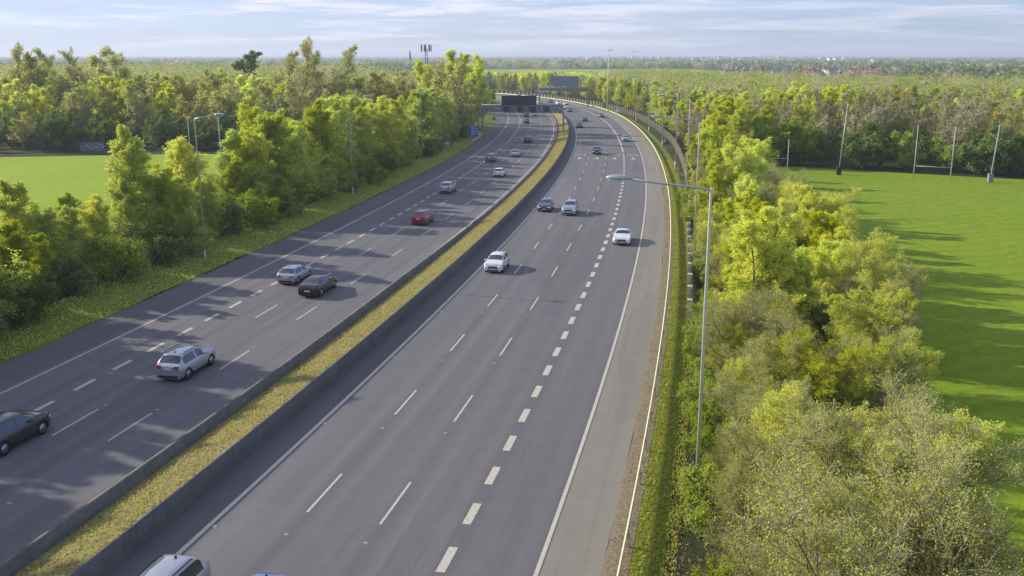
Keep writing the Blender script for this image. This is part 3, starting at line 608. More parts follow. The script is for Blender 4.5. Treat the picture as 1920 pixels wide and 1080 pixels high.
def car_mesh(kind, pm, extras=()):
    Ln, W, H, belt, prof, (r0, r1, w0, w1) = TYPES[kind]
    px = np.array([p[0] for p in prof]); pz = np.array([p[1] for p in prof]) * H
    st = np.unique(np.r_[px, np.linspace(0, 1, 34), [r0, r1, w0, w1], [.17, .205, .24, .80, .835, .87]]); zt = np.interp(st, px, pz)
    ks = zt.copy(); ks[1:-1] = .25 * zt[:-2] + .5 * zt[1:-1] + .25 * zt[2:]; zt = ks
    rw = .33 if kind not in ('suv', 'van') else .36
    ax = (.185, .815); rows = []; info = []
    for f, z in zip(st, zt):
        y = (f - .5) * Ln
        e = min(f, 1 - f); k = min(e / .10, 1) ; wf = W / 2 * (.86 + .14 * math.sin(k * math.pi / 2))
        zs = .24
        for a in ax:
            dy = abs(y - (a - .5) * Ln)
            if dy < rw + .07: zs = max(zs, rw - .02 + math.sqrt(max((rw + .07) ** 2 - dy ** 2, 0)))
        zb = min(belt, z - .03) if z < belt + .05 else belt
        cab = max(0, min(1, (z - zb) / (H - belt)))
        wr = wf * (.90 - .22 * cab * (1 if kind != 'van' else .45))
        m1 = max(zs + .02, .42); m2 = max(m1 + .02, min(.66, zb - .12)); zsh = zb - .03
        row = [(wf * .90, zs), (wf * .985, max(zs + .01, .33)), (wf, m1), (wf * .995, m2), (wf * .965, max(zsh, m2 + .01)), (wf * .92, max(zb + .02, m2 + .02))]
        z1 = row[-1][1] + (z - row[-1][1]) * .80; row += [(wr + (wf * .92 - wr) * .12, z1), (wr * .93, z - .035 * cab - .01), (wr * .5, z - .004), (0, z + .012)]
        rows.append([(s_ * a, y, b_) for s_, seq in ((-1, row), (1, row[::-1][1:])) for a, b_ in seq])
    K = len(rows[0]); V = np.array(rows).reshape(-1, 3); parts = {'body': [], 'side_window': [], 'side_window_r': [], 'windscreen': [], 'rear_window': [], 'trim': []}
    mid = (K - 1) // 2; win_f, win_b = (w0 + w1) / 2 + (w1 - w0) * .18, (r0 + r1) / 2
    if kind == 'van': win_b = .66; 
    for i in range(len(st) - 1):
        fm = (st[i] + st[i + 1]) / 2
        for j in range(K - 1):
            q = [i * K + j, i * K + j + 1, (i + 1) * K + j + 1, (i + 1) * K + j]; jj = j if j < mid else K - 2 - j; key = 'body'
            if jj == 5 and win_b + .02 < fm < win_f - .01 and not (abs(fm - (.44 if kind != 'van' else .70)) < .012): key = 'side_window'
            elif jj in (7, 8) and w0 < fm < w1: key = 'windscreen'
            elif jj in (7, 8) and r0 < fm < r1: key = 'rear_window'
            elif jj == 0: key = 'trim'
            if key == 'side_window' and j > mid: key = 'side_window_r'
            parts[key].append(q)
    out = []
    def sub(faces):
        ids = sorted({a for q in faces for a in q}); mp = {a: k for k, a in enumerate(ids)}; return V[ids], [[mp[a] for a in q] for q in faces]
    for end, i in ((0, 0), (1, len(st) - 1)):
        c = len(V)
        b0 = i * K; parts['body'].append([b0 + k for k in range(K)][::(1 if end else -1)])
    specs = [('body', pm, 'body'), ('windscreen', M_GLASS, 'windscreen'), ('rear_window', M_GLASS, 'rear_window'), ('side_window', M_GLASS, 'side_windows'), ('side_window_r', M_GLASS, 'side_windows')]
    for key, m, nm in specs:
        if not parts[key]: continue
        v_, f_ = sub(parts[key]); me = bpy.data.meshes.new(nm); me.from_pydata([tuple(p) for p in v_], [], f_); me.materials.append(m)
        me.polygons.foreach_set('use_smooth', [len(q) == 4 for q in f_]); me.update(); out.append((nm, me, []))
    v_, f_ = sub(parts['trim']); tm = MB().add([tuple(p) for p in v_], f_)
    tm.box((0, 0, .30), (W * .86, Ln * .9, .16)); tm.box((0, 0, .5), (W * .62, Ln * .86, .5)); out.append(('underbody', tm.mesh('underbody', M_UNDER), []))
    wt = MB().tube([(-.11, 0, 0), (.11, 0, 0)], rw, 18).mesh('wheel', M_TYRE)
    rm = MB().tube([(-.115, 0, 0), (.115, 0, 0)], rw * .66, 12).mesh('rim', M_RIM)
    for s_ in (-1, 1):
        for a in ax: out.append(('wheel', wt, [('rim', rm)], (s_ * (W / 2 - .13), (a - .5) * Ln, rw)))
    bf, br = Ln / 2, -Ln / 2; hz = .62 if kind not in ('suv', 'van') else .76
    for s_ in (-1, 1):
        out.append(('headlight', MB().ell((s_ * (W / 2 - .27), bf - .10, hz), (.23, .16, .09), 10, 6, 0, -s_ * .35).mesh('headlight', M_HEAD), []))
        out.append(('tail_light', MB().box((s_ * (W / 2 - .33), br + .06, hz + .20), (.30, .16, .13 if kind != 'suv' else .2), s_ * .22).mesh('tail_light', M_TAIL), []))
        out.append(('door_mirror', MB().ell((s_ * (W / 2 + .07), (w1 - .5) * Ln - .22, belt + .07), (.12, .09, .08), 8, 6).mesh('door_mirror', pm), []))
    out.append(('grille', MB().box((0, bf - .03, hz - .06), (W * .48, .10, .17)).box((0, bf - .02, .33), (W * .62, .09, .12)).mesh('grille', M_TRIM), []))
    out.append(('rear_bumper_trim', MB().box((0, br + .04, .36), (W * .70, .12, .16)).mesh('rear_bumper_trim', M_TRIM), []))
    out.append(('number_plate', MB().box((0, bf + .025, hz - .20), (.50, .02, .11)).mesh('number_plate', M_PLATE), []))
    out.append(('number_plate', MB().box((0, br - .03, hz + .10 if kind in ('estate', 'suv', 'hatch', 'van') else .62), (.50, .02, .11)).mesh('number_plate', M_PLATE), []))
    if 'rails' in extras:
        for s_ in (-1, 1): out.append(('roof_rail', MB().tube([(s_ * W * .34, -Ln * .30, H - .06), (s_ * W * .34, -Ln * .28, H + .02), (s_ * W * .34, Ln * .05, H + .02), (s_ * W * .34, Ln * .08, H - .06)], .022, 6).mesh('roof_rail', M_TRIM if 'darkrails' in extras else M_RIM), []))
    if kind in ('estate', 'suv', 'hatch'):
        if False: out.append(('spoiler', MB().box((0, (r1 - .5) * Ln + .02, H * .965), (W * .50, .22, .03)).mesh('spoiler', pm), []))
        out.append(('aerial', MB().box((0, (r1 - .5) * Ln + .35, H + .03), (.05, .14, .07), 0, 0, (.5, .4)).mesh('aerial', M_TRIM), []))
    if 'roofglass' in extras: out.append(('sunroof', MB().box((0, Ln * .0, H * .995), (W * .50, Ln * .22, .03)).mesh('sunroof', M_GLASS), []))
    return out
def put_car(kind, pm, x, y, z, rz, label, cat='car', extras=(), group='cars on the motorway'):
    nm = {'estate': 'estate_car', 'suv': 'suv', 'hatch': 'hatchback', 'saloon': 'saloon_car', 'coupe': 'coupe', 'van': 'van'}[kind]
    r = empty(nm, (x, y, z), rz); tag(r, label, cat, group)
    for it in car_mesh(kind, pm, extras):
        o = link(bpy.data.objects.new(it[0], it[1])); o.parent = r
        if len(it) > 3: o.location = it[3]
        for n2, m2 in it[2]: c = link(bpy.data.objects.new(n2, m2)); c.parent = o
    return r
P_ = {'white': paint('white', (.72, .72, .70), .0, .3), 'silver': paint('silver', (.42, .44, .47), .6, .32), 'pale': paint('pale_silver', (.55, .57, .60), .5, .32), 'bluegrey': paint('blue_grey', (.10, .12, .16), .5), 'grey': paint('grey', (.20, .21, .23), .5),
      'dark': paint('dark_grey', (.035, .038, .045), .4), 'black': paint('black_cherry', (.028, .018, .020), .4), 'red': paint('red', (.30, .02, .04), .3), 'green': paint('dark_green', (.02, .05, .035), .4), 'blue': paint('light_blue', (.16, .20, .42), .5)}
# (type, paint, pixel of the near bumper's foot, way: +1 away (left carriageway) / -1 towards the camera, label, extras)
CARS = [
 ('coupe', 'white', 1165, 461, -1, 'white coupe in the lane right of the wide dashes, lit by the sun', ()),
 ('hatch', 'white', 924, 513, -1, 'white hatchback in the lane next to the central wall', ()),
 ('hatch', 'bluegrey', 1020, 398, -1, 'blue-grey hatchback beside the central wall, left of the grey off-roader', ()),
 ('suv', 'silver', 1066, 405, -1, 'silver-grey off-roader side by side with the blue-grey hatchback', ('rails',)),
 ('suv', 'dark', 1119, 291, -1, 'dark off-roader just behind the painted lane arrows', ()),
 ('hatch', 'silver', 1173, 266, -1, 'small silver car in the right-hand lane under the gantry shadow', ()),
 ('saloon', 'dark', 1087, 240, -1, 'dark saloon with a bright nose beyond the gantry shadow', ()),
 ('hatch', 'dark', 1097, 228, -1, 'dark hatchback ahead and right of the dark saloon', ()),
 ('hatch', 'red', 1128, 221, -1, 'small red car in the outer lane near the guard rail', ()),
 ('van', 'white', 1063, 205, -1, 'white van beyond the right end of the gantry', ()),
 ('hatch', 'green', 1069, 210, -1, 'dark green car in front of the white van', ()),
 ('suv', 'white', 1049, 197, -1, 'distant white car by the end of the gantry beam', ()),
 ('hatch', 'dark', 1034, 193, -1, 'distant dark car left of the white one above the gantry beam', ()),
 ('suv', 'pale', 1012, 195, -1, 'distant pale car showing over the gantry beam right of the display board', ()),
 ('suv', 'silver', 317, 718, 1, 'silver crossover car with roof rails in the near left carriageway', ('rails', 'darkrails')),
 ('hatch', 'silver', 536, 536, 1, 'silver hatchback on the left carriageway, half behind the dark saloon', ()),
 ('saloon', 'black', 577, 560, 1, 'black-brown saloon overlapping the silver hatchback on the left carriageway', ()),
 ('suv', 'red', 784, 424, 1, 'red off-roader driving away on the left carriageway', ('rails',)),
 ('suv', 'silver', 834, 364, 1, 'silver-roofed off-roader driving away in the tree shadows', ()),
 ('hatch', 'white', 934, 333, 1, 'white hatchback driving away in the middle of the left carriageway', ()),
 ('suv', 'grey', 918, 305, 1, 'dark grey car left of the pale hatchback on the left carriageway', ()),
 ('hatch', 'pale', 965, 295, 1, 'pale silver hatchback in the lane nearest the reserve', ()),
 ('suv', 'dark', 989, 269, 1, 'dark car driving away just before the gantry shadow', ()),
 ('suv', 'grey', 987, 232, 1, 'grey car following close behind another below the gantry', ()),
 ('suv', 'dark', 987, 221, 1, 'dark car directly below the gantry display board', ()),
 ('van', 'white', 1003, 218, 1, 'white van below the gantry lane signals', ()),
]
for kind, pc, px, py, way, lab, ex in CARS:
    x, y = at(px, py); s, off = so(x, y); Ln = TYPES[kind][0]; s += Ln / 2; p = P3(s, off)
    put_car(kind, P_[pc], p[0], p[1], p[2] + (.032 if way > 0 else .004), -heading(s) + (0 if way > 0 else math.pi), lab, 'van' if kind == 'van' else 'car', ex)
# cars cut by the picture's edges
x, y = at(48, 835); s, off = so(x, y); p = P3(s, off - .93); put_car('suv', P_['dark'], p[0], p[1], p[2] + .032, -heading(s), 'dark off-roader cut off by the left edge of the picture', 'car', ())
x, y = at(362, 1044, 1.6); s, off = so(x, y); p = P3(s - 1.55, -8.95); put_car('suv', P_['silver'], p[0], p[1], p[2] + .004, -heading(s) + math.pi, 'silver off-roader cut off by the bottom edge, its roof and tail lights showing', 'car', ('rails', 'darkrails'))
x, y = at(505, 1076, 1.42); s, off = so(x, y); p = P3(s - 1.28, off); put_car('hatch', P_['blue'], p[0], p[1], p[2] + .004, -heading(s) + math.pi, 'light blue car of which only the top of the roof shows at the bottom edge', 'car', ())
# far traffic beyond the bend
for k, (s, off, pc, kind, way) in enumerate([(352, -8.9, 'white', 'hatch', -1), (430, -5.3, 'white', 'van', -1), (455, -1.8, 'dark', 'suv', -1), (500, -9, 'pale', 'hatch', -1), (540, -5.4, 'white', 'van', -1), (570, -1.8, 'dark', 'hatch', -1), (470, -24.0, 'white', 'hatch', 1), (520, -20.6, 'dark', 'suv', 1)]):
    p = P3(s, off); put_car(kind, P_[pc], p[0], p[1], p[2] + (.032 if way > 0 else .004), -heading(s) + (0 if way > 0 else math.pi), 'tiny distant vehicle on the far bend of the motorway', 'van' if kind == 'van' else 'car', (), 'distant traffic on the bend')
#@@TREES
# ------------------------------------------------------------------ trees
def unit(v): return v / (np.linalg.norm(v, axis=-1, keepdims=True) + 1e-9)
def grow_lines(g, P, D, Ln, r0, r1, nseg, wander, up):
    """polylines (B, nseg+1, 3) and radii"""
    B = len(P); pts = np.zeros((B, nseg + 1, 3)); pts[:, 0] = P; d = unit(D.copy())
    for k in range(nseg):
        d = unit(d + g.normal(0, wander, (B, 3)) + np.array([0, 0, up]) ); pts[:, k + 1] = pts[:, k] + d * (Ln / nseg)[:, None]
    t = np.linspace(0, 1, nseg + 1)[None, :]; return pts, r0[:, None] * (1 - t) + r1[:, None] * t
def spawn(g, pts, rad, Ln, n, t0, t1, ang, angj, lr, taper=0.5, rr=0.6):
    B, K, _ = pts.shape; t = t0 + (t1 - t0) * ((np.arange(n)[None, :] + g.random((B, n))) / n)
    x = t * (K - 1); i = np.minimum(x.astype(int), K - 2); f = (x - i)[..., None]; b = np.arange(B)[:, None]
    a, c = pts[b, i], pts[b, i + 1]; P = a * (1 - f) + c * f; T = unit(c - a)
    r = rad[b, i] * (1 - f[..., 0]) + rad[b, i + 1] * f[..., 0]
    q = g.normal(size=(B, n, 3)); q = unit(np.cross(T, q)); an = ang + g.normal(0, angj, (B, n))
    D = T * np.cos(an)[..., None] + q * np.sin(an)[..., None]
    L2 = Ln[:, None] * lr * (1 - taper * t) * (0.75 + .5 * g.random((B, n)))
    return P.reshape(-1, 3), D.reshape(-1, 3), L2.ravel(), (r * rr).ravel()
def tubes(pts, rad, sides):
    B, K, _ = pts.shape; T = unit(pts[:, -1] - pts[:, 0]); h = np.where(abs(T[:, 2:3]) < .9, [[0, 0, 1.]], [[1., 0, 0]]); a = unit(np.cross(T, h)); b = np.cross(T, a)
    th = np.arange(sides) * 2 * np.pi / sides
    ring = a[:, None, None, :] * np.cos(th)[None, None, :, None] + b[:, None, None, :] * np.sin(th)[None, None, :, None]
    V = pts[:, :, None, :] + ring * rad[:, :, None, None]
    base = (np.arange(B) * K * sides)[:, None, None]; i = (np.arange(K - 1) * sides)[None, :, None]; j = np.arange(sides)[None, None, :]; j2 = (j + 1) % sides
    Fq = np.stack([base + i + j, base + i + j2, base + i + sides + j2, base + i + sides + j], -1).reshape(-1, 4)
    return V.reshape(-1, 3), Fq
def leaf_quads(g, P, size, asp=.7):
    n = len(P); a = unit(g.normal(size=(n, 3))); b = unit(np.cross(a, g.normal(size=(n, 3)))); s = size * (.55 + .9 * g.random(n))[:, None]
    return np.stack([P - a * s * .5, P + b * s * asp * .5, P + a * s * .5, P - b * s * asp * .5], 1).reshape(-1, 3), np.arange(n * 4).reshape(n, 4)
def join(parts):
    V = []; Fq = []; M = []; b = 0
    for v, f, m in parts: V.append(v); Fq.append(f + b); M.append(np.full(len(f), m)); b += len(v)
    return np.concatenate(V), np.concatenate(Fq), np.concatenate(M)
ML = {}
def tree_proto(name, seed, H, stems, spread, l1, l2, l3, leaf_n, leaf_size, leafm, barkm, twigm=None, r=None, clear=.15, up1=.03, a1=.9, lr1=.42, lr2=.5, lr3=.5, lj=.25, twig_r=None, t1hi=.98, taper1=.75):
    g = np.random.default_rng(seed); r = r or H * .012
    ang = g.random(stems) * 6.28; tilt = spread * (.3 + .7 * g.random(stems)) if stems > 1 else np.array([.04])
    D = np.stack([np.cos(ang) * np.sin(tilt), np.sin(ang) * np.sin(tilt), np.cos(tilt)], 1); P = np.stack([np.cos(ang) * .15 * (stems > 1), np.sin(ang) * .15 * (stems > 1), np.zeros(stems) - .1], 1)
    Ln = H * (.78 + .22 * g.random(stems)); Ln[0] = H
    p0, q0 = grow_lines(g, P, D, Ln, np.full(stems, r), np.full(stems, r * .12), 9, .035 if stems == 1 else .055, .015)
    P, D, L1, R1 = spawn(g, p0, q0, Ln, l1, clear, t1hi, a1, .2, lr1, taper1, .55); p1, q1 = grow_lines(g, P, D, L1, R1, R1 * .25, 5, .13, up1)
    P, D, L2, R2 = spawn(g, p1, q1, L1, l2, .2, 1.0, .75, .25, lr2, .45, .6); p2, q2 = grow_lines(g, P, D, L2, R2, R2 * .35, 3, .16, .05)
    tr = twig_r or .006
    P, D, L3, R3 = spawn(g, p2, q2, L2, l3, .1, 1.0, .65, .3, lr3, .3, .7); R3 = np.maximum(R3, tr); L3 = np.maximum(L3, .25); p3, q3 = grow_lines(g, P, D, L3, R3, R3 * .5, 2, .18, .08)
    r_ = link(bpy.data.objects.new(name, None)); r_.empty_display_size = .5
    tv = [tubes(p0, q0, 7) + (0,), tubes(p1, q1, 5) + (0,)]
    V, Fq, M = join(tv); o = link(bpy.data.objects.new('trunk', mesh_np('trunk', V, Fq, [barkm], smooth=True, tone=np.zeros(len(Fq))))); o.parent = r_
    cv = [tubes(p2, np.maximum(q2, tr * 1.3), 3) + (0,), tubes(p3, q3, 3) + (0,)]
    if leaf_n:
        B, K, _ = p3.shape; idx = g.integers(0, B, leaf_n); t = g.random(leaf_n) ** .7 * (K - 1); i = np.minimum(t.astype(int), K - 2); f = (t - i)[:, None]
        LP = p3[idx, i] * (1 - f) + p3[idx, i + 1] * f + g.normal(0, lj * .5, (leaf_n, 3)); cv.append(leaf_quads(g, LP, leaf_size) + (1,))
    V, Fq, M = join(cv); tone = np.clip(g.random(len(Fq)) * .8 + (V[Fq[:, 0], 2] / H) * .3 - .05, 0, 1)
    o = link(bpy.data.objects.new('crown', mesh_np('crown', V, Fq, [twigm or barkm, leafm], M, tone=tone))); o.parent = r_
    return Proto(r_), H
Lg = {'fresh': leaf_mat('leaf_fresh_yellow_green', (0.46, 0.52, 0.03), (0.70, 0.73, 0.07), .58), 'birch': leaf_mat('leaf_birch_green', (0.35, 0.42, 0.035), (0.56, 0.61, 0.075), .58),
      'olive': leaf_mat('leaf_olive', (0.33, 0.355, 0.075), (0.50, 0.50, 0.12), .55), 'dark': leaf_mat('leaf_dark_green', (0.10, 0.15, 0.03), (0.22, 0.29, 0.06), .35), 'mid': leaf_mat('leaf_mid_green', (0.22, 0.30, 0.03), (0.40, 0.47, 0.055), .45),
      'bud': leaf_mat('leaf_bud_brown', (0.36, 0.345, 0.19), (0.50, 0.475, 0.25), .45)}
TW = mat('twig_bark', (0.25, 0.205, 0.145), .9); n_ = NB(TW); n_.base(n_.mix(n_.rng(n_.noise(n_.coord('Object'), 1.1, 4), .35, .65), (0.30, 0.26, 0.15), (0.48, 0.42, 0.26)))
TWD = mat('twig_bark_grey', (0.20, 0.17, 0.135), .9)
def T(kind, k, **kw): return [tree_proto(*a) if False else tree_proto(kind, 100 * k + j, **kw) for j in range(1)]
PR = {}
def mk(key, name, seeds, **kw): PR[key] = [tree_proto(name, s, **kw) for s in seeds]
# near trees: fine twigs
mk('bush', 'budding_tree', (11, 12, 13, 14), H=8.5, stems=5, spread=.42, l1=18, l2=9, l3=7, leaf_n=60000, leaf_size=.075, leafm=Lg['fresh'], barkm=M_BARK, twigm=TW, clear=.12, lr1=.42, lr2=.55, lr3=.62, twig_r=.009, up1=.12, lj=.14, taper1=.6, a1=.75)
mk('bare', 'bare_tree', (21, 22, 23), H=8.0, stems=6, spread=.50, l1=17, l2=9, l3=8, leaf_n=26000, leaf_size=.062, leafm=Lg['birch'], barkm=M_BARK, twigm=TW, clear=.1, lr1=.42, lr2=.58, lr3=.65, twig_r=.010, up1=.14, taper1=.6, a1=.75)
mk('lime', 'young_lime_green_tree', (31, 32, 33), H=8.5, stems=3, spread=.35, l1=18, l2=9, l3=6, leaf_n=60000, leaf_size=.105, leafm=Lg['fresh'], barkm=M_BARK, twigm=TW, clear=.1, lr1=.36, lr2=.5, lr3=.55, twig_r=.009, up1=.09, lj=.16)
mk('birch', 'birch', (41, 42, 43, 44), H=11, stems=1, spread=.1, l1=40, l2=10, l3=6, leaf_n=36000, leaf_size=.13, leafm=Lg['birch'], barkm=M_BARKL, twigm=TWD, clear=.12, lr1=.38, lr2=.5, lr3=.6, twig_r=.012, up1=.09, a1=.85, lj=.22, taper1=.8)
mk('aspen', 'aspen', (51, 52, 53), H=11, stems=2, spread=.18, l1=26, l2=10, l3=6, leaf_n=36000, leaf_size=.13, leafm=Lg['fresh'], barkm=M_BARKL, twigm=TWD, clear=.12, lr1=.38, lr2=.5, lr3=.6, twig_r=.012, up1=.10, a1=.8, lj=.22, taper1=.76)
mk('shrub', 'hawthorn_shrub', (61, 62, 63), H=4.2, stems=8, spread=1.0, l1=8, l2=6, l3=4, leaf_n=11000, leaf_size=.17, leafm=Lg['dark'], barkm=M_BARK, clear=.1, lr1=.5, lr2=.5, lr3=.5, twig_r=.01, lj=.3)
mk('shrubm', 'green_shrub', (64, 65), H=3.8, stems=8, spread=1.0, l1=8, l2=6, l3=4, leaf_n=9000, leaf_size=.15, leafm=Lg['mid'], barkm=M_BARK, clear=.1, lr1=.5, lr2=.5, lr3=.5, twig_r=.01, lj=.3)
# woodland trees, seen from further away
mk('wbare', 'bare_woodland_tree', (71, 72, 73), H=13, stems=3, spread=.3, l1=14, l2=8, l3=5, leaf_n=2500, leaf_size=.28, leafm=Lg['bud'], barkm=M_BARK, twigm=TW, clear=.25, lr1=.36, lr2=.5, lr3=.6, twig_r=.022, up1=.12, a1=.7)
mk('wgreen', 'leafing_woodland_tree', (81, 82, 83), H=12.5, stems=2, spread=.25, l1=20, l2=9, l3=5, leaf_n=10000, leaf_size=.28, leafm=Lg['fresh'], barkm=M_BARK, twigm=TW, clear=.15, lr1=.34, lr2=.5, lr3=.5, twig_r=.02, up1=.10, lj=.35)
mk('wolive', 'olive_woodland_tree', (91, 92, 93), H=13, stems=3, spread=.3, l1=16, l2=8, l3=4, leaf_n=6000, leaf_size=.30, leafm=Lg['olive'], barkm=M_BARK, twigm=TW, clear=.2, lr1=.36, lr2=.5, lr3=.55, twig_r=.02, up1=.10, lj=.5)
mk('wdark', 'evergreen_shrub', (95, 96), H=7, stems=6, spread=.8, l1=10, l2=6, l3=4, leaf_n=9000, leaf_size=.34, leafm=Lg['dark'], barkm=M_BARK, clear=.1, lr1=.48, lr2=.5, lr3=.5, twig_r=.02, lj=.5)
mk('shrubw', 'green_bushy_tree', (67, 68), H=7, stems=6, spread=.7, l1=10, l2=7, l3=4, leaf_n=10000, leaf_size=.28, leafm=Lg['mid'], barkm=M_BARK, clear=.06, lr1=.48, lr2=.5, lr3=.5, twig_r=.02, lj=.4)
mk('pine', 'dark_pine', (99,), H=14, stems=1, spread=.1, l1=20, l2=8, l3=4, leaf_n=7000, leaf_size=.34, leafm=Lg['dark'], barkm=M_BARK, clear=.45, lr1=.26, lr2=.5, lr3=.5, twig_r=.02, up1=.02, a1=1.2, lj=.3, taper1=.5)
mk('poplar', 'tall_poplar', (97, 98), H=22, stems=1, spread=.1, l1=24, l2=8, l3=5, leaf_n=4200, leaf_size=.30, leafm=Lg['olive'], barkm=M_BARK, twigm=TW, clear=.3, lr1=.33, lr2=.45, lr3=.6, twig_r=.028, up1=.14, a1=.62, lj=.5, taper1=.62)
TG = np.random.default_rng(77); cnt = {}
def tree(key, x, y, H, label, group=None, wide=1.0, z=0.0):
    pr, h0 = PR[key][cnt.get(key, 0) % len(PR[key])]; cnt[key] = cnt.get(key, 0) + 1; k = H / h0
    pr.put((x, y, float(dip(y)) + z - .05), TG.random() * 6.28, (k * wide, k * wide, k), label, group)
def by_top(px, py, off):
    """height of a tree of the belt at a given offset whose tip is seen at (px, py)"""
    u, fy, d = ray(px, py); best = None
    for t in np.arange(20, 420, .5):
        s, o = so(u * t, fy * t)
        if best is None or abs(o - off) < best[0]: best = (abs(o - off), t)
    t = best[1]; x, y = u * t, fy * t; return x, y, CH - d * t - float(dip(y))
NS = lambda s: ('at the near end' if s < 30 else 'before the second lamp' if s < 60 else 'between the second and third lamps' if s < 98 else 'by the fourth lamp' if s < 150 else 'towards the gantry')
# right-hand belt, individually placed by their tips: (key, px, py, offset from the dashed line)
RB = [('lime', 1370, 340, 13.5), ('lime', 1400, 330, 16), ('lime', 1350, 430, 12), ('lime', 1520, 400, 18), ('lime', 1410, 430, 15), ('lime', 1500, 520, 16.5), ('lime', 1390, 540, 12.5), ('lime', 1540, 600, 18.5), ('lime', 1450, 680, 14), ('lime', 1350, 238, 14), ('lime', 1395, 262, 15), ('bare', 1435, 300, 18), ('lime', 1425, 268, 21), ('lime', 1500, 350, 19.5), ('lime', 1440, 395, 13.5), ('lime', 1355, 300, 12.5), ('bush', 1545, 420, 21.5), ('bush', 1470, 430, 17), ('bush', 1380, 400, 12.5),
      ('bush', 1600, 470, 21.5), ('bush', 1505, 470, 17), ('bush', 1400, 470, 13), ('bush', 1640, 560, 21), ('bare', 1570, 540, 18.5), ('lime', 1450, 540, 14.5), ('bush', 1340, 500, 11.5), ('bush', 1700, 640, 20), ('bare', 1650, 640, 18.5), ('bush', 1560, 640, 16), ('bush', 1430, 620, 13),
      ('bare', 1350, 610, 11.4), ('bush', 1715, 780, 17.4), ('bare', 1690, 770, 16.8), ('bare', 1620, 760, 15.5), ('bush', 1480, 740, 13.2), ('bare', 1380, 760, 11.3), ('bare', 1750, 900, 15.6), ('bare', 1720, 930, 15.2), ('bare', 1640, 900, 14.5), ('bare', 1500, 900, 12.8), ('bare', 1390, 900, 11.2), ('bare', 1375, 930, 12.0),
      ('bare', 1690, 1050, 13.2), ('bare', 1680, 1050, 14), ('bare', 1540, 1040, 12.4), ('bush', 1320, 420, 11.2), ('bush', 1318, 360, 11.5), ('bush', 1325, 700, 10.8)]
for i, (key, px, py, off) in enumerate(RB):
    x, y, H = by_top(px, py, off); s, o = so(x, y)
    if s < 1 and o < 14.4: x, y = (float(v) for v in rd(s, o + 2.2)); H = min(H, 7.0)
    look = {'lime': 'bright lime-green young tree', 'bush': 'twiggy tree coming into leaf', 'bare': 'almost bare grey-brown twiggy tree'}[key]
    side = 'close behind the fence' if off < 12.6 else 'mid right belt' if off < 17.5 else 'beside the pitch'
    tree(key, x, y, min(max(H, 4.5), 11.5), '%s %s, %s' % (look, side, NS(s)), 'trees of the right roadside belt', .95 if s < 1 else 1.15)
for i in range(46):                                             # fill between them and further along the road
    s = 3 + 305 * (i + TG.random()) / 46; off = (14.8 if s < 8 else 11.8) + (3.5 + 6 * min(max((s + 5) / 60, 0), 1)) * TG.random() if s < 150 else 14.5 + 9 * TG.random(); x, y = rd(s, off)
    key = ['bush', 'bare', 'lime', 'lime'][int(TG.integers(0, 4))] if s > 30 else 'bush' if TG.random() < .5 else 'bare'
    if s > 110: key = ['aspen', 'birch', 'lime', 'aspen', 'wbare'][int(TG.integers(0, 5))]
    H = (5.5 + 2.0 * TG.random()) if s < 150 else 8.5 + 3 * TG.random()
    tree(key, float(x), float(y), H, '%s tree of the right roadside belt, %s' % ({'bush': 'half leafed', 'bare': 'bare', 'lime': 'lime green', 'aspen': 'yellow-green', 'birch': 'soft green', 'wbare': 'grey bare'}[key], NS(s)), 'infill trees of the right belt', 1.22)
for k, (s, off, H, key) in enumerate([(1, 12.2, 5.0, 'bare'), (4, 13.4, 5.5, 'bare'), (7.5, 11.8, 4.2, 'bare'), (11, 12.9, 5.0, 'bare'), (14.5, 11.7, 4.2, 'bush'), (18, 12.8, 5.2, 'bare'), (22, 11.9, 4.4, 'bush'), (27, 12.6, 5.2, 'bare'), (-3, 13.2, 4.6, 'bare'), (-7, 14.4, 5.0, 'bare'),
        (24, 19.5, 6.6, 'bush'), (30, 20.6, 6.4, 'bare'), (36, 19.6, 6.8, 'bush'), (42, 21.2, 6.4, 'bush'), (48, 19.8, 7.0, 'lime'), (54, 21.5, 6.6, 'bush'), (60, 20.0, 7.0, 'lime'), (33, 15.5, 6.4, 'lime'), (45, 15.0, 6.6, 'lime'), (57, 14.6, 6.8, 'lime'), (70, 14.2, 7.2, 'lime'), (72, 20.5, 6.6, 'bush')]):
    x, y = rd(s, off); tree(key, float(x), float(y), H, '%s of right belt %s, %s' % ({'bush': 'half-leafed twiggy tree', 'bare': 'bare pale twiggy tree', 'lime': 'lime-green tree'}[key], 'by the fence' if off < 16 else 'on the pitch side', NS(s)), 'twiggy infill of the right belt: ' + key + (' fence' if off < 16 else ' pitch'), 1.05)
for i in range(26):                                             # low growth hanging over the fence
    s = -16 + 120 * (i + .6 * TG.random()) / 26; x, y = rd(s, 9.9 + .7 * TG.random()); tree('shrubm', float(x), float(y), 1.7 + 1.3 * TG.random(), 'low shrub crowding the boundary fence, %s' % NS(s), 'shrubs along the boundary fence', 1.0)
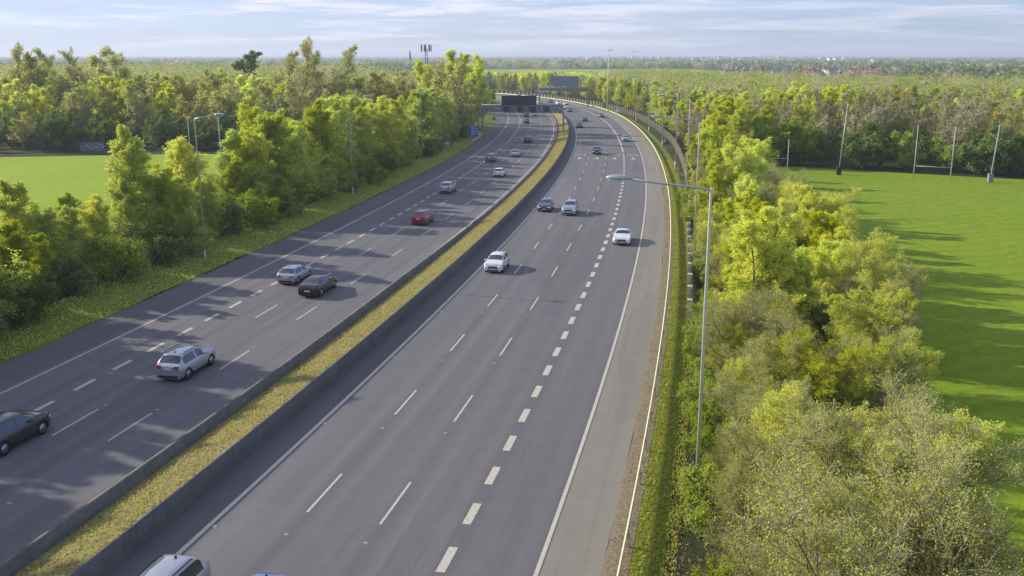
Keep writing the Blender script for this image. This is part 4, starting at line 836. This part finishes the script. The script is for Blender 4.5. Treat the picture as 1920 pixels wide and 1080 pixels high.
# left-hand belt
LB = [('birch', 25, 345, -47), ('birch', 120, 365, -47.5), ('birch', 240, 252, -46), ('aspen', 345, 268, -45), ('birch', 425, 250, -46), ('birch', 480, 290, -43.5), ('aspen', 545, 225, -44), ('aspen', 600, 212, -45), ('birch', 645, 240, -43), ('aspen', 690, 200, -45), ('birch', 725, 205, -44),
      ('aspen', 765, 222, -42), ('birch', 800, 200, -43.5), ('aspen', 838, 188, -42.5), ('birch', 868, 200, -41), ('aspen', 885, 165, -44), ('aspen', 905, 150, -43), ('birch', 300, 330, -42.5), ('birch', 180, 420, -43.5), ('birch', 70, 440, -43), ('aspen', 385, 340, -42), ('birch', 615, 290, -41.5), ('birch', 520, 330, -41.5), ('aspen', 880, 215, -39.5), ('birch', 925, 172, -41)]
for i, (key, px, py, off) in enumerate(LB):
    x, y, H = by_top(px, py, off); s, o = so(x, y)
    tree(key, x, y, min(max(H, 5), 15.5), '%s in the left roadside belt, %s' % ({'birch': 'soft green birch-like tree', 'aspen': 'bright yellow-green tree'}[key], 'left of the nearest lamp' if px < 357 else 'between the first and second lamps' if px < 655 else 'between the second and third lamps' if px < 792 else 'by the gantry'), 'trees of the left roadside belt', 1.2)
for i in range(66):
    s = -25 + 285 * (i + TG.random()) / 66; off = -49.5 + 7.5 * TG.random(); x, y = rd(s, off); key = 'birch' if TG.random() < .6 else 'aspen'
    H = 11 + 2.5 * TG.random() if s < 30 else 6.5 + 2.4 * TG.random() if s < 78 else 10 + 3 * TG.random()
    tree(key, float(x), float(y), H, '%s infill tree behind the left verge, %s' % ('green' if key == 'birch' else 'yellow-green', NS(s)), 'infill trees of the left belt', 1.3)
for i in range(20):
    s = -30 + 56 * (i + TG.random()) / 20; x, y = rd(s, -44.5 - 4 * TG.random())
    tree('birch' if i % 2 else 'aspen', float(x), float(y), 11 + 3 * TG.random(), 'tall tree just outside the left edge of the picture', 'tall trees beyond the left edge', 1.0)
for i in range(64):
    s = -12 + 250 * (i + TG.random()) / 64; off = -43.2 + 2.8 * TG.random(); x, y = rd(s, off)
    tree('shrub' if TG.random() < .5 else 'shrubm', float(x), float(y), 2.6 + 2.4 * TG.random(), 'dark leafy shrub at the foot of the left belt, %s' % NS(s), 'shrubs at the foot of the left belt', 1.1)
#@@WOODS
def inside(x, y, poly):
    c = False; n = len(poly)
    for i in range(n):
        (x1, y1), (x2, y2) = poly[i], poly[(i + 1) % n]
        if (y1 > y) != (y2 > y) and x < (x2 - x1) * (y - y1) / (y2 - y1) + x1: c = not c
    return c
def wood(poly, spacing, seed):
    g = np.random.default_rng(seed); P = np.array(poly, float); x0, x1, y0, y1 = P[:, 0].min(), P[:, 0].max(), P[:, 1].min(), P[:, 1].max(); out = []; gx = int((x1 - x0) / spacing) + 1; gy = int((y1 - y0) / (spacing * .87)) + 1
    for j in range(gy):
        for i in range(gx):
            x = x0 + (i + .5 * (j % 2)) * spacing + g.normal(0, spacing * .22); y = y0 + j * spacing * .87 + g.normal(0, spacing * .22)
            if inside(x, y, poly) and abs(x) < .62 * y + 14: out.append((x, y))
    return sorted(out, key=lambda p: p[1])
def fieldnoise(x, y, k): return .5 + .5 * math.sin(x * .021 * k + 1.3) * math.cos(y * .027 * k + .7 + x * .006)
_ia = [tuple(float(v) for v in rd(a, 15.5)) for a in (150, 200, 250, 300, 350, 400, 450, 500, 560, 620)]
_oa = [tuple(float(v) for v in rd(a, 36)) for a in (620, 560, 500, 450, 400, 350)]
bend = [p for p in wood(_ia[3:] + _oa, 7.6, 8)]
wr_ = wood([(60, 182), (84, 165), (190, 140), (330, 125), (330, 330), (168, 470), (110, 600), (60, 640), (52, 330)], 9.6, 5)
wl_ = wood([(-330, 186), (-200, 196), (-104, 206), (-70, 213), (-30, 212), (-27, 300), (-45, 430), (-130, 640), (-420, 640), (-420, 190)], 10.2, 6)
gap = [p for p in wood(_ia[:5] + [(62, 345), (64, 260), (62, 180)], 8.0, 12)]
near_r = [p for p in wr_ if p[1] < 262]; near_l = [p for p in wl_ if p[1] < 292]; far = [p for p in wr_ if p[1] >= 262] + [p for p in wl_ if p[1] >= 292]
print('wood', len(near_r), len(near_l), len(far))
LW_ = {'wbare': 'bare grey-brown tree', 'wgreen': 'fresh yellow-green tree', 'wolive': 'olive half-leafed tree', 'wdark': 'dark evergreen bush', 'birch': 'soft green tree', 'aspen': 'yellow-green tree'}
for x, y in near_r:
    v = fieldnoise(x, y, 2.2) * .7 + TG.random() * .5; edge = y < 178 + max(0, (84 - x)) * .35 - max(0, x - 84) * .22 + 10
    key = 'wgreen' if v > .66 else 'wolive' if v > .50 else 'wbare'; H = 10.5 + 3 * TG.random()
    if edge and TG.random() < .5: key = 'wdark'; H = 4 + 3.5 * TG.random()
    tree(key, x, y, H, LW_[key] + (' at the edge of the wood behind the pitch' if edge else ' inside the right-hand wood behind the pitch'), 'trees of the right-hand wood: ' + LW_[key], 1.15)
for k in range(34):
    t = k / 33; x = 50 + 150 * t + TG.normal(0, .8); y = float(np.interp(x, [50, 84, 200], [185, 167, 141])) + 1.5 + TG.normal(0, 1.2)
    key = ('wdark', 'shrubw', 'shrubw')[int(TG.integers(0, 3))]; tree(key, x, y, 5.0 + 4.0 * TG.random(), ('dark evergreen' if key == 'wdark' else 'mid green') + ' bushy edge of the wood along the top of the pitch', 'hedge along the top of the pitch: ' + key, 1.15)
for k, (x, y) in enumerate(gap + bend):
    v = TG.random(); key = 'aspen' if v < .35 else 'wgreen' if v < .6 else 'wbare' if v < .78 else 'birch'
    tree(key, x, y, 8.5 + 3.0 * TG.random(), LW_[key] + (' just behind the right boundary fence beyond the pitch' if k < len(gap) else ' on the outside of the far bend'), 'trees behind the fence: ' + LW_[key] if k < len(gap) else 'trees outside the far bend: ' + LW_[key], 1.1)
for x, y in near_l:
    front = y < 226; v = fieldnoise(x, y, 1.3) * .5 + TG.random() * .6
    if front: key = 'wdark' if TG.random() < .85 else 'wolive'; H = 5.5 + 2.8 * TG.random()
    else: key = 'wdark' if v < .28 and y < 250 else 'wbare' if v < .42 else 'wolive' if v < .72 else 'wgreen'; H = (9.0 if key == 'wdark' else 10.5 + 3.5 * min(max((y - 226) / 30, 0), 1)) + 3.0 * TG.random()
    tree(key, x, y, H, LW_[key] + (' in the shaded hedge at the far side of the meadow' if front else ' in the left-hand wood beyond the meadow'), 'trees of the left-hand wood: ' + LW_[key] + (' hedge' if front else ''), 1.2)
SKY_T = [(15, 93, 260, 'poplar', 'tall thin-crowned tree at the far left edge above the wood'), (95, 98, 270, 'poplar', 'slender tree above the left wood, second cluster from the left edge'), (140, 102, 265, 'poplar', 'slender tall tree in the left skyline cluster'), (225, 94, 300, 'poplar', 'single tall tree standing above the left skyline'),
         (560, 84, 250, 'poplar', 'tallest tree on the skyline, rising well above the horizon'), (530, 103, 262, 'poplar', 'tall tree just left of the tallest skyline tree'), (595, 102, 268, 'poplar', 'tall tree just right of the tallest skyline tree'), (637, 92, 290, 'poplar', 'round-headed tall tree between the tallest tree and the phone mast'),
         (190, 94, 275, 'wolive', 'broad olive tree on the left skyline'), (60, 104, 262, 'wolive', 'broad olive tree near the left edge of the skyline'), (457, 101, 330, 'pine', 'dark pine-like tree on the left horizon'), (840, 100, 300, 'wgreen', 'broad yellow-green tree right of the phone mast'), (875, 108, 270, 'wgreen', 'bright green tree at the right end of the left wood'),
         (815, 112, 285, 'wgreen', 'yellow-green tree in front of the phone mast'), (860, 118, 245, 'wolive', 'olive tree above the left lamps near the gantry')]
for px, py, Y, key, lab in SKY_T:
    u, fy, d = ray(px, py); t = Y / fy; tree(key, u * t, Y, CH - d * t - float(dip(Y)), lab, 'tall trees on the left skyline', 1.0 if key == 'poplar' else 1.1)
# the rest of the woods, beyond the individually built trees: one object
def low_crowns(g, P, H, W, n, size, tones, trunk=True):
    """leaf clumps filling egg-shaped crowns; tones picks the material per tree"""
    m = len(P); a = unit(g.normal(size=(m, n, 3))) * (g.random((m, n, 1)) ** .45); lump = 1 + .25 * np.sin(a[..., 0:1] * 5 + g.random((m, 1, 1)) * 6) * np.cos(a[..., 1:2] * 4)
    c = P[:, None, :] + a * lump * np.stack([W, W, H * .42], 1)[:, None, :] + np.array([0, 0, 1.0]) * (H * .6)[:, None, None]
    V, Fq = leaf_quads(g, c.reshape(-1, 3), size, .8); return V, Fq, np.repeat(tones, n)
g = np.random.default_rng(9); FP = np.array([(x, y, float(dip(y))) for x, y in far]); Hh = 10.5 + 3.5 * g.random(len(FP)) + np.where(FP[:, 0] < -25, 2.8, 0)
tn = np.array([(0 if v > .68 else 1 if v > .50 else 2) for v in (fieldnoise(x, y, 2.2) * .7 + g.random() * .5 for x, y in far)])
V, Fq, M = low_crowns(g, FP, Hh, 4.6 + g.random(len(FP)) * 1.6, 620, .50, tn)
o = tag(link(bpy.data.objects.new('far_woodland', mesh_np('far_woodland', V, Fq, [Lg['mid'], Lg['olive'], Lg['bud']], M, tone=g.random(len(Fq))))), kind='stuff')
# hedges, tree clumps and copses across the plain to the horizon: one object
n = 5200; yy = 640 * (9000 / 640) ** (g.random(n) ** .8); rows_ = np.round(np.log(yy) * 14) / 14; yy = np.exp(rows_ + g.normal(0, .006, n)); xx = (g.random(n) * 1.3 - .65) * yy
keep = ~((xx > -110) & (xx < 330) & (yy < 1430)); xx, yy = xx[keep], yy[keep]; m = len(xx); hh = 5.5 + 6 * g.random(m)
V, Fq, M = low_crowns(g, np.stack([xx, yy, dip(yy)], 1), hh, 5 + g.random(m) * 16 * (yy / 4000 + .3), 26, 4.2, g.integers(0, 4, m))
o = tag(link(bpy.data.objects.new('far_hedgerows', mesh_np('far_hedgerows', V, Fq, [Lg['dark'], Lg['dark'], Lg['dark'], Lg['bud']], M, tone=g.random(len(Fq))))), kind='stuff')
# rows of trees round the far field
xx = np.r_[np.linspace(-90, 300, 70), np.linspace(-40, 130, 60)]; yy = np.r_[1440 + g.normal(0, 12, 70), 640 + g.normal(0, 14, 60)]; hh = np.r_[9 + 8 * g.random(70), 8 + 3 * g.random(60)]; m = len(xx)
V, Fq, M = low_crowns(g, np.stack([xx, yy, dip(yy)], 1), hh, np.r_[5 + 3 * g.random(70), 3.5 + 2 * g.random(60)], 240, 1.0, np.r_[g.choice([0, 1, 2], 70), g.choice([3, 3, 1], 60)])
o = tag(link(bpy.data.objects.new('far_field_trees', mesh_np('far_field_trees', V, Fq, [Lg['dark'], Lg['olive'], Lg['bud'], Lg['fresh']], M, tone=g.random(len(Fq))))), kind='stuff')
#@@TOWN
# ------------------------------------------------------------------ town on the plain
M_ROOFR = concrete_mat('roof_terracotta', (.30, .13, .085), (.22, .10, .07)); M_ROOFG = concrete_mat('roof_grey', (.20, .20, .22), (.15, .15, .17)); M_WALLW = mat('wall_white', (.70, .70, .68), .8); M_WALLC = mat('wall_cream', (.50, .44, .34), .85)
M_WALLG = mat('wall_grey', (.34, .35, .38), .85); M_WIN = mat('window_dark', (.04, .05, .06), .2); M_LILAC = mat('roof_lilac_grey', (.34, .33, .40), .7); M_BRICK = concrete_mat('brick_red', (.34, .12, .07), (.26, .10, .06))
def building(px, Y, wpx, ztop, depth, wall, roof, label, group=None, pitched=True, rz=0.0, z0=0.0, wins=True, name='house'):
    u, fy, d = ray(px, 120); x = u * Y / fy; wd = wpx * Y / 1850; r = empty(name, (x, Y, float(dip(Y))), rz); tag(r, label, 'building', group)
    he = ztop * (.62 if pitched else 1.0); MB().box((0, 0, he / 2 - .3), (wd, depth, he + .6)).build('wall', wall, r)
    if pitched:
        a, b, c = wd / 2 + .4, depth / 2 + .4, ztop
        MB().add([(-a, -b, he), (a, -b, he), (a, b, he), (-a, b, he), (-a, 0, c), (a, 0, c)], [[0, 1, 5, 4], [2, 3, 4, 5], [0, 4, 3], [1, 2, 5], [3, 2, 1, 0]]).build('roof', roof, r)
        MB().box((wd * .3, .3, c + .3), (.9, .7, 1.5)).build('chimney', wall, r)
    else: MB().box((0, 0, he + .55), (wd + .6, depth + .6, .5)).build('roof', roof, r)
    if wins:
        n = max(2, int(wd / 4)); fl = max(1, int(he / 3))
        for k in range(min(n, 14)):
            for f in range(min(fl, 3)): MB().box((-wd / 2 + wd * (k + .5) / min(n, 14), -depth / 2 - .03, 1.6 + f * 2.9), (1.3, .06, 1.3)).build('window', M_WIN, r)
building(1029, 1520, 43, 3.6, 22, M_WALLW, M_LILAC, 'long low white shed behind the far field', None, False, 0, 0, False, 'shed'); building(1024, 1700, 34, 9.5, 60, M_LILAC, M_LILAC, 'lilac-grey warehouse roof behind the long white shed', None, True, 0, 0, False, 'warehouse')
for px, lab in ((1102, 'left one of the two white tanks left of the camera mast'), (1108.5, 'right one of the two white tanks left of the camera mast')):
    u, fy, d = ray(px, 112); Y = 2300; r = empty('storage_tank', (u * Y / fy, Y, -1.1), 0); tag(r, lab, 'tank', 'white storage tanks'); MB().tube([(0, 0, 4), (0, 0, 16)], 3.0, 14).build('tank', M_WALLW, r); MB().box((0, 0, 2), (6, 6, 4)).build('base', M_WIN, r)
building(1122, 2250, 17, 9, 20, M_WALLG, M_WALLW, 'grey block with dark windows beside the white tanks', None, False, 0, 0, True, 'office_block'); building(1140, 2300, 8, 14, 12, M_WALLW, M_ROOFG, 'pale block directly behind the camera mast', None, False, 0, 0, True, 'office_block')
building(1085, 2000, 70, 5.2, 30, M_WALLG, M_WALLW, 'very long low pale roof left of the camera mast', None, False, 0, 0, False, 'warehouse'); building(1200, 2050, 78, 5.6, 30, M_WALLG, M_WALLW, 'very long low pale roof right of the camera mast', None, False, 0, 0, False, 'warehouse')
building(1168.5, 2600, 3.5, 17, 6, M_WALLW, M_WALLW, 'slim white tower right of the camera mast', None, False, 0, 0, False, 'tower'); building(1190, 3000, 12, 15, 20, M_WALLW, M_WALLW, 'white block below the distant crane', None, False, 0, 0, True, 'office_block')
for px, Y, wp, h, lab in ((1222, 3600, 6, 14, 'first small white building on the horizon right of the crane'), (1237, 3700, 7, 13, 'second small white building on the horizon right of the crane'), (1322, 3000, 15, 10, 'white flat building above the middle of the right wood'), (1282, 3300, 8, 11, 'pale building left of the white flat one above the wood'),
        (1555, 2500, 6, 13, 'left of two bright white blocks above the red roofs'), (1566, 2600, 6, 12, 'right of two bright white blocks above the red roofs'), (1585, 2700, 14, 9, 'low white hall behind the two white blocks'), (1500, 1500, 28, 6.5, 'long pale flat building left of the red brick hall'), (1445, 2900, 9, 10, 'small white building above the dark trees'), (1640, 2200, 10, 9, 'pale building near the right end of the town')):
    building(px, Y, wp, h, 18, M_WALLW, M_WALLW, lab, None, False, 0, 0, wp > 6, 'office_block')
u, fy, d = ray(1186, 112); Y = 2950; r = empty('tower_crane', (u * Y / fy, Y, -1.1), .2); tag(r, 'small tower crane on the horizon right of the camera mast', 'crane'); MB().tube([(0, 0, 0), (0, 0, 32)], .8, 6).build('tower', M_SBACK, r); MB().tube([(-9, 0, 30), (20, 0, 30)], .7, 6).tube([(0, 0, 36), (18, 0, 30.5)], .2, 4).tube([(0, 0, 32), (0, 0, 36)], .6, 4).build('jib', M_SBACK, r)
building(1622, 830, 54, 9.0, 26, M_BRICK, M_ROOFR, 'long red brick hall at the right end of the town', None, True, 0, 0, True, 'hall'); building(1585, 900, 18, 8.5, 14, M_WALLG, M_ROOFG, 'grey-roofed building left of the red brick hall', None, True, 0, 0, True)
building(1561, 1000, 9, 9, 9, M_WALLW, M_ROOFG, 'white house with grey roof, second left of the red hall', None, True, .2); building(1549, 1010, 9, 9, 9, M_WALLW, M_ROOFG, 'white house with grey roof, third left of the red hall', None, True, .2)
g = np.random.default_rng(14)
for k, px in enumerate((1366, 1374, 1383, 1397, 1412)): building(px, 930 + 12 * k, 6.5, 8.6, 9, M_WALLC, M_ROOFG, ['first', 'second', 'third', 'fourth', 'fifth'][k] + ' cream gabled house from the left, above the right wood', 'cream gabled houses', True, 1.57 + .1 * k, 0, False)
building(1429, 900, 4.5, 11, 5, M_WALLC, M_ROOFR, 'narrow cream tower house standing alone above the wood', None, True, 0, 0, False); building(1453, 880, 8, 8.5, 8, M_WALLG, M_ROOFG, 'grey house just right of the narrow cream one', None, True)
for k in range(34):
    px = 1470 + 190 * g.random(); Y = 620 + 420 * g.random(); c = g.random(); building(px, Y, 7 + 7 * g.random(), 7.2 + 1.6 * g.random(), 8, (M_WALLC, M_WALLW, M_BRICK, M_WALLG)[int(g.integers(0, 4))], M_ROOFR if c < .6 else M_ROOFG, 'red-roofed house among the trees of the town edge' if c < .6 else 'grey-roofed house among the trees of the town edge', 'red-roofed town houses' if c < .6 else 'grey-roofed town houses', True, g.random() * 3, 0, False)
for k in range(60):
    px = 960 + 700 * g.random(); Y = 2500 + 4500 * g.random(); c = int(g.integers(0, 3)); building(px, Y, 4 + 9 * g.random(), 7 + 7 * g.random(), 15, (M_WALLW, M_WALLG, M_WALLC)[c], M_ROOFG, ('tiny white building', 'tiny grey building', 'tiny cream building')[c] + ' far out on the plain below the horizon', ('white', 'grey', 'cream')[c] + ' specks of buildings on the plain', False, 0, 0, False, 'distant_building')
# low hills on the horizon
V = []; Fq = []; hx = np.linspace(-6000, 12000, 90)
for i, x in enumerate(hx):
    h = 18 + 26 * (.5 + .5 * math.sin(x * .0009 + 2)) + 9 * math.sin(x * .0031); h *= max(0, min(1, (x + 6000) / 2500))
    V += [(x, 14500, -2), (x, 16500, h), (x, 19000, h * .8), (x, 22000, -2)]
for i in range(89):
    for j in range(3): Fq.append([i * 4 + j, (i + 1) * 4 + j, (i + 1) * 4 + j + 1, i * 4 + j + 1])
o = link(bpy.data.objects.new('hills', mesh_np('hills', V, Fq, [M_PLAIN], smooth=True))); o['kind'] = 'structure'
# ------------------------------------------------------------------ the air
hm = bpy.data.materials.new('haze_air'); hm.use_nodes = True; t_ = hm.node_tree; t_.nodes.clear(); ho = t_.nodes.new('ShaderNodeOutputMaterial'); pv = t_.nodes.new('ShaderNodeVolumePrincipled')
pv.inputs['Color'].default_value = (0.78, 0.86, 1.0, 1); pv.inputs['Density'].default_value = 0.00020; pv.inputs['Anisotropy'].default_value = 0.2; t_.links.new(pv.outputs[0], ho.inputs['Volume'])
o = MB().box((0, 0, 38), (54000, 54000, 84)).build('haze', hm); o['kind'] = 'stuff'
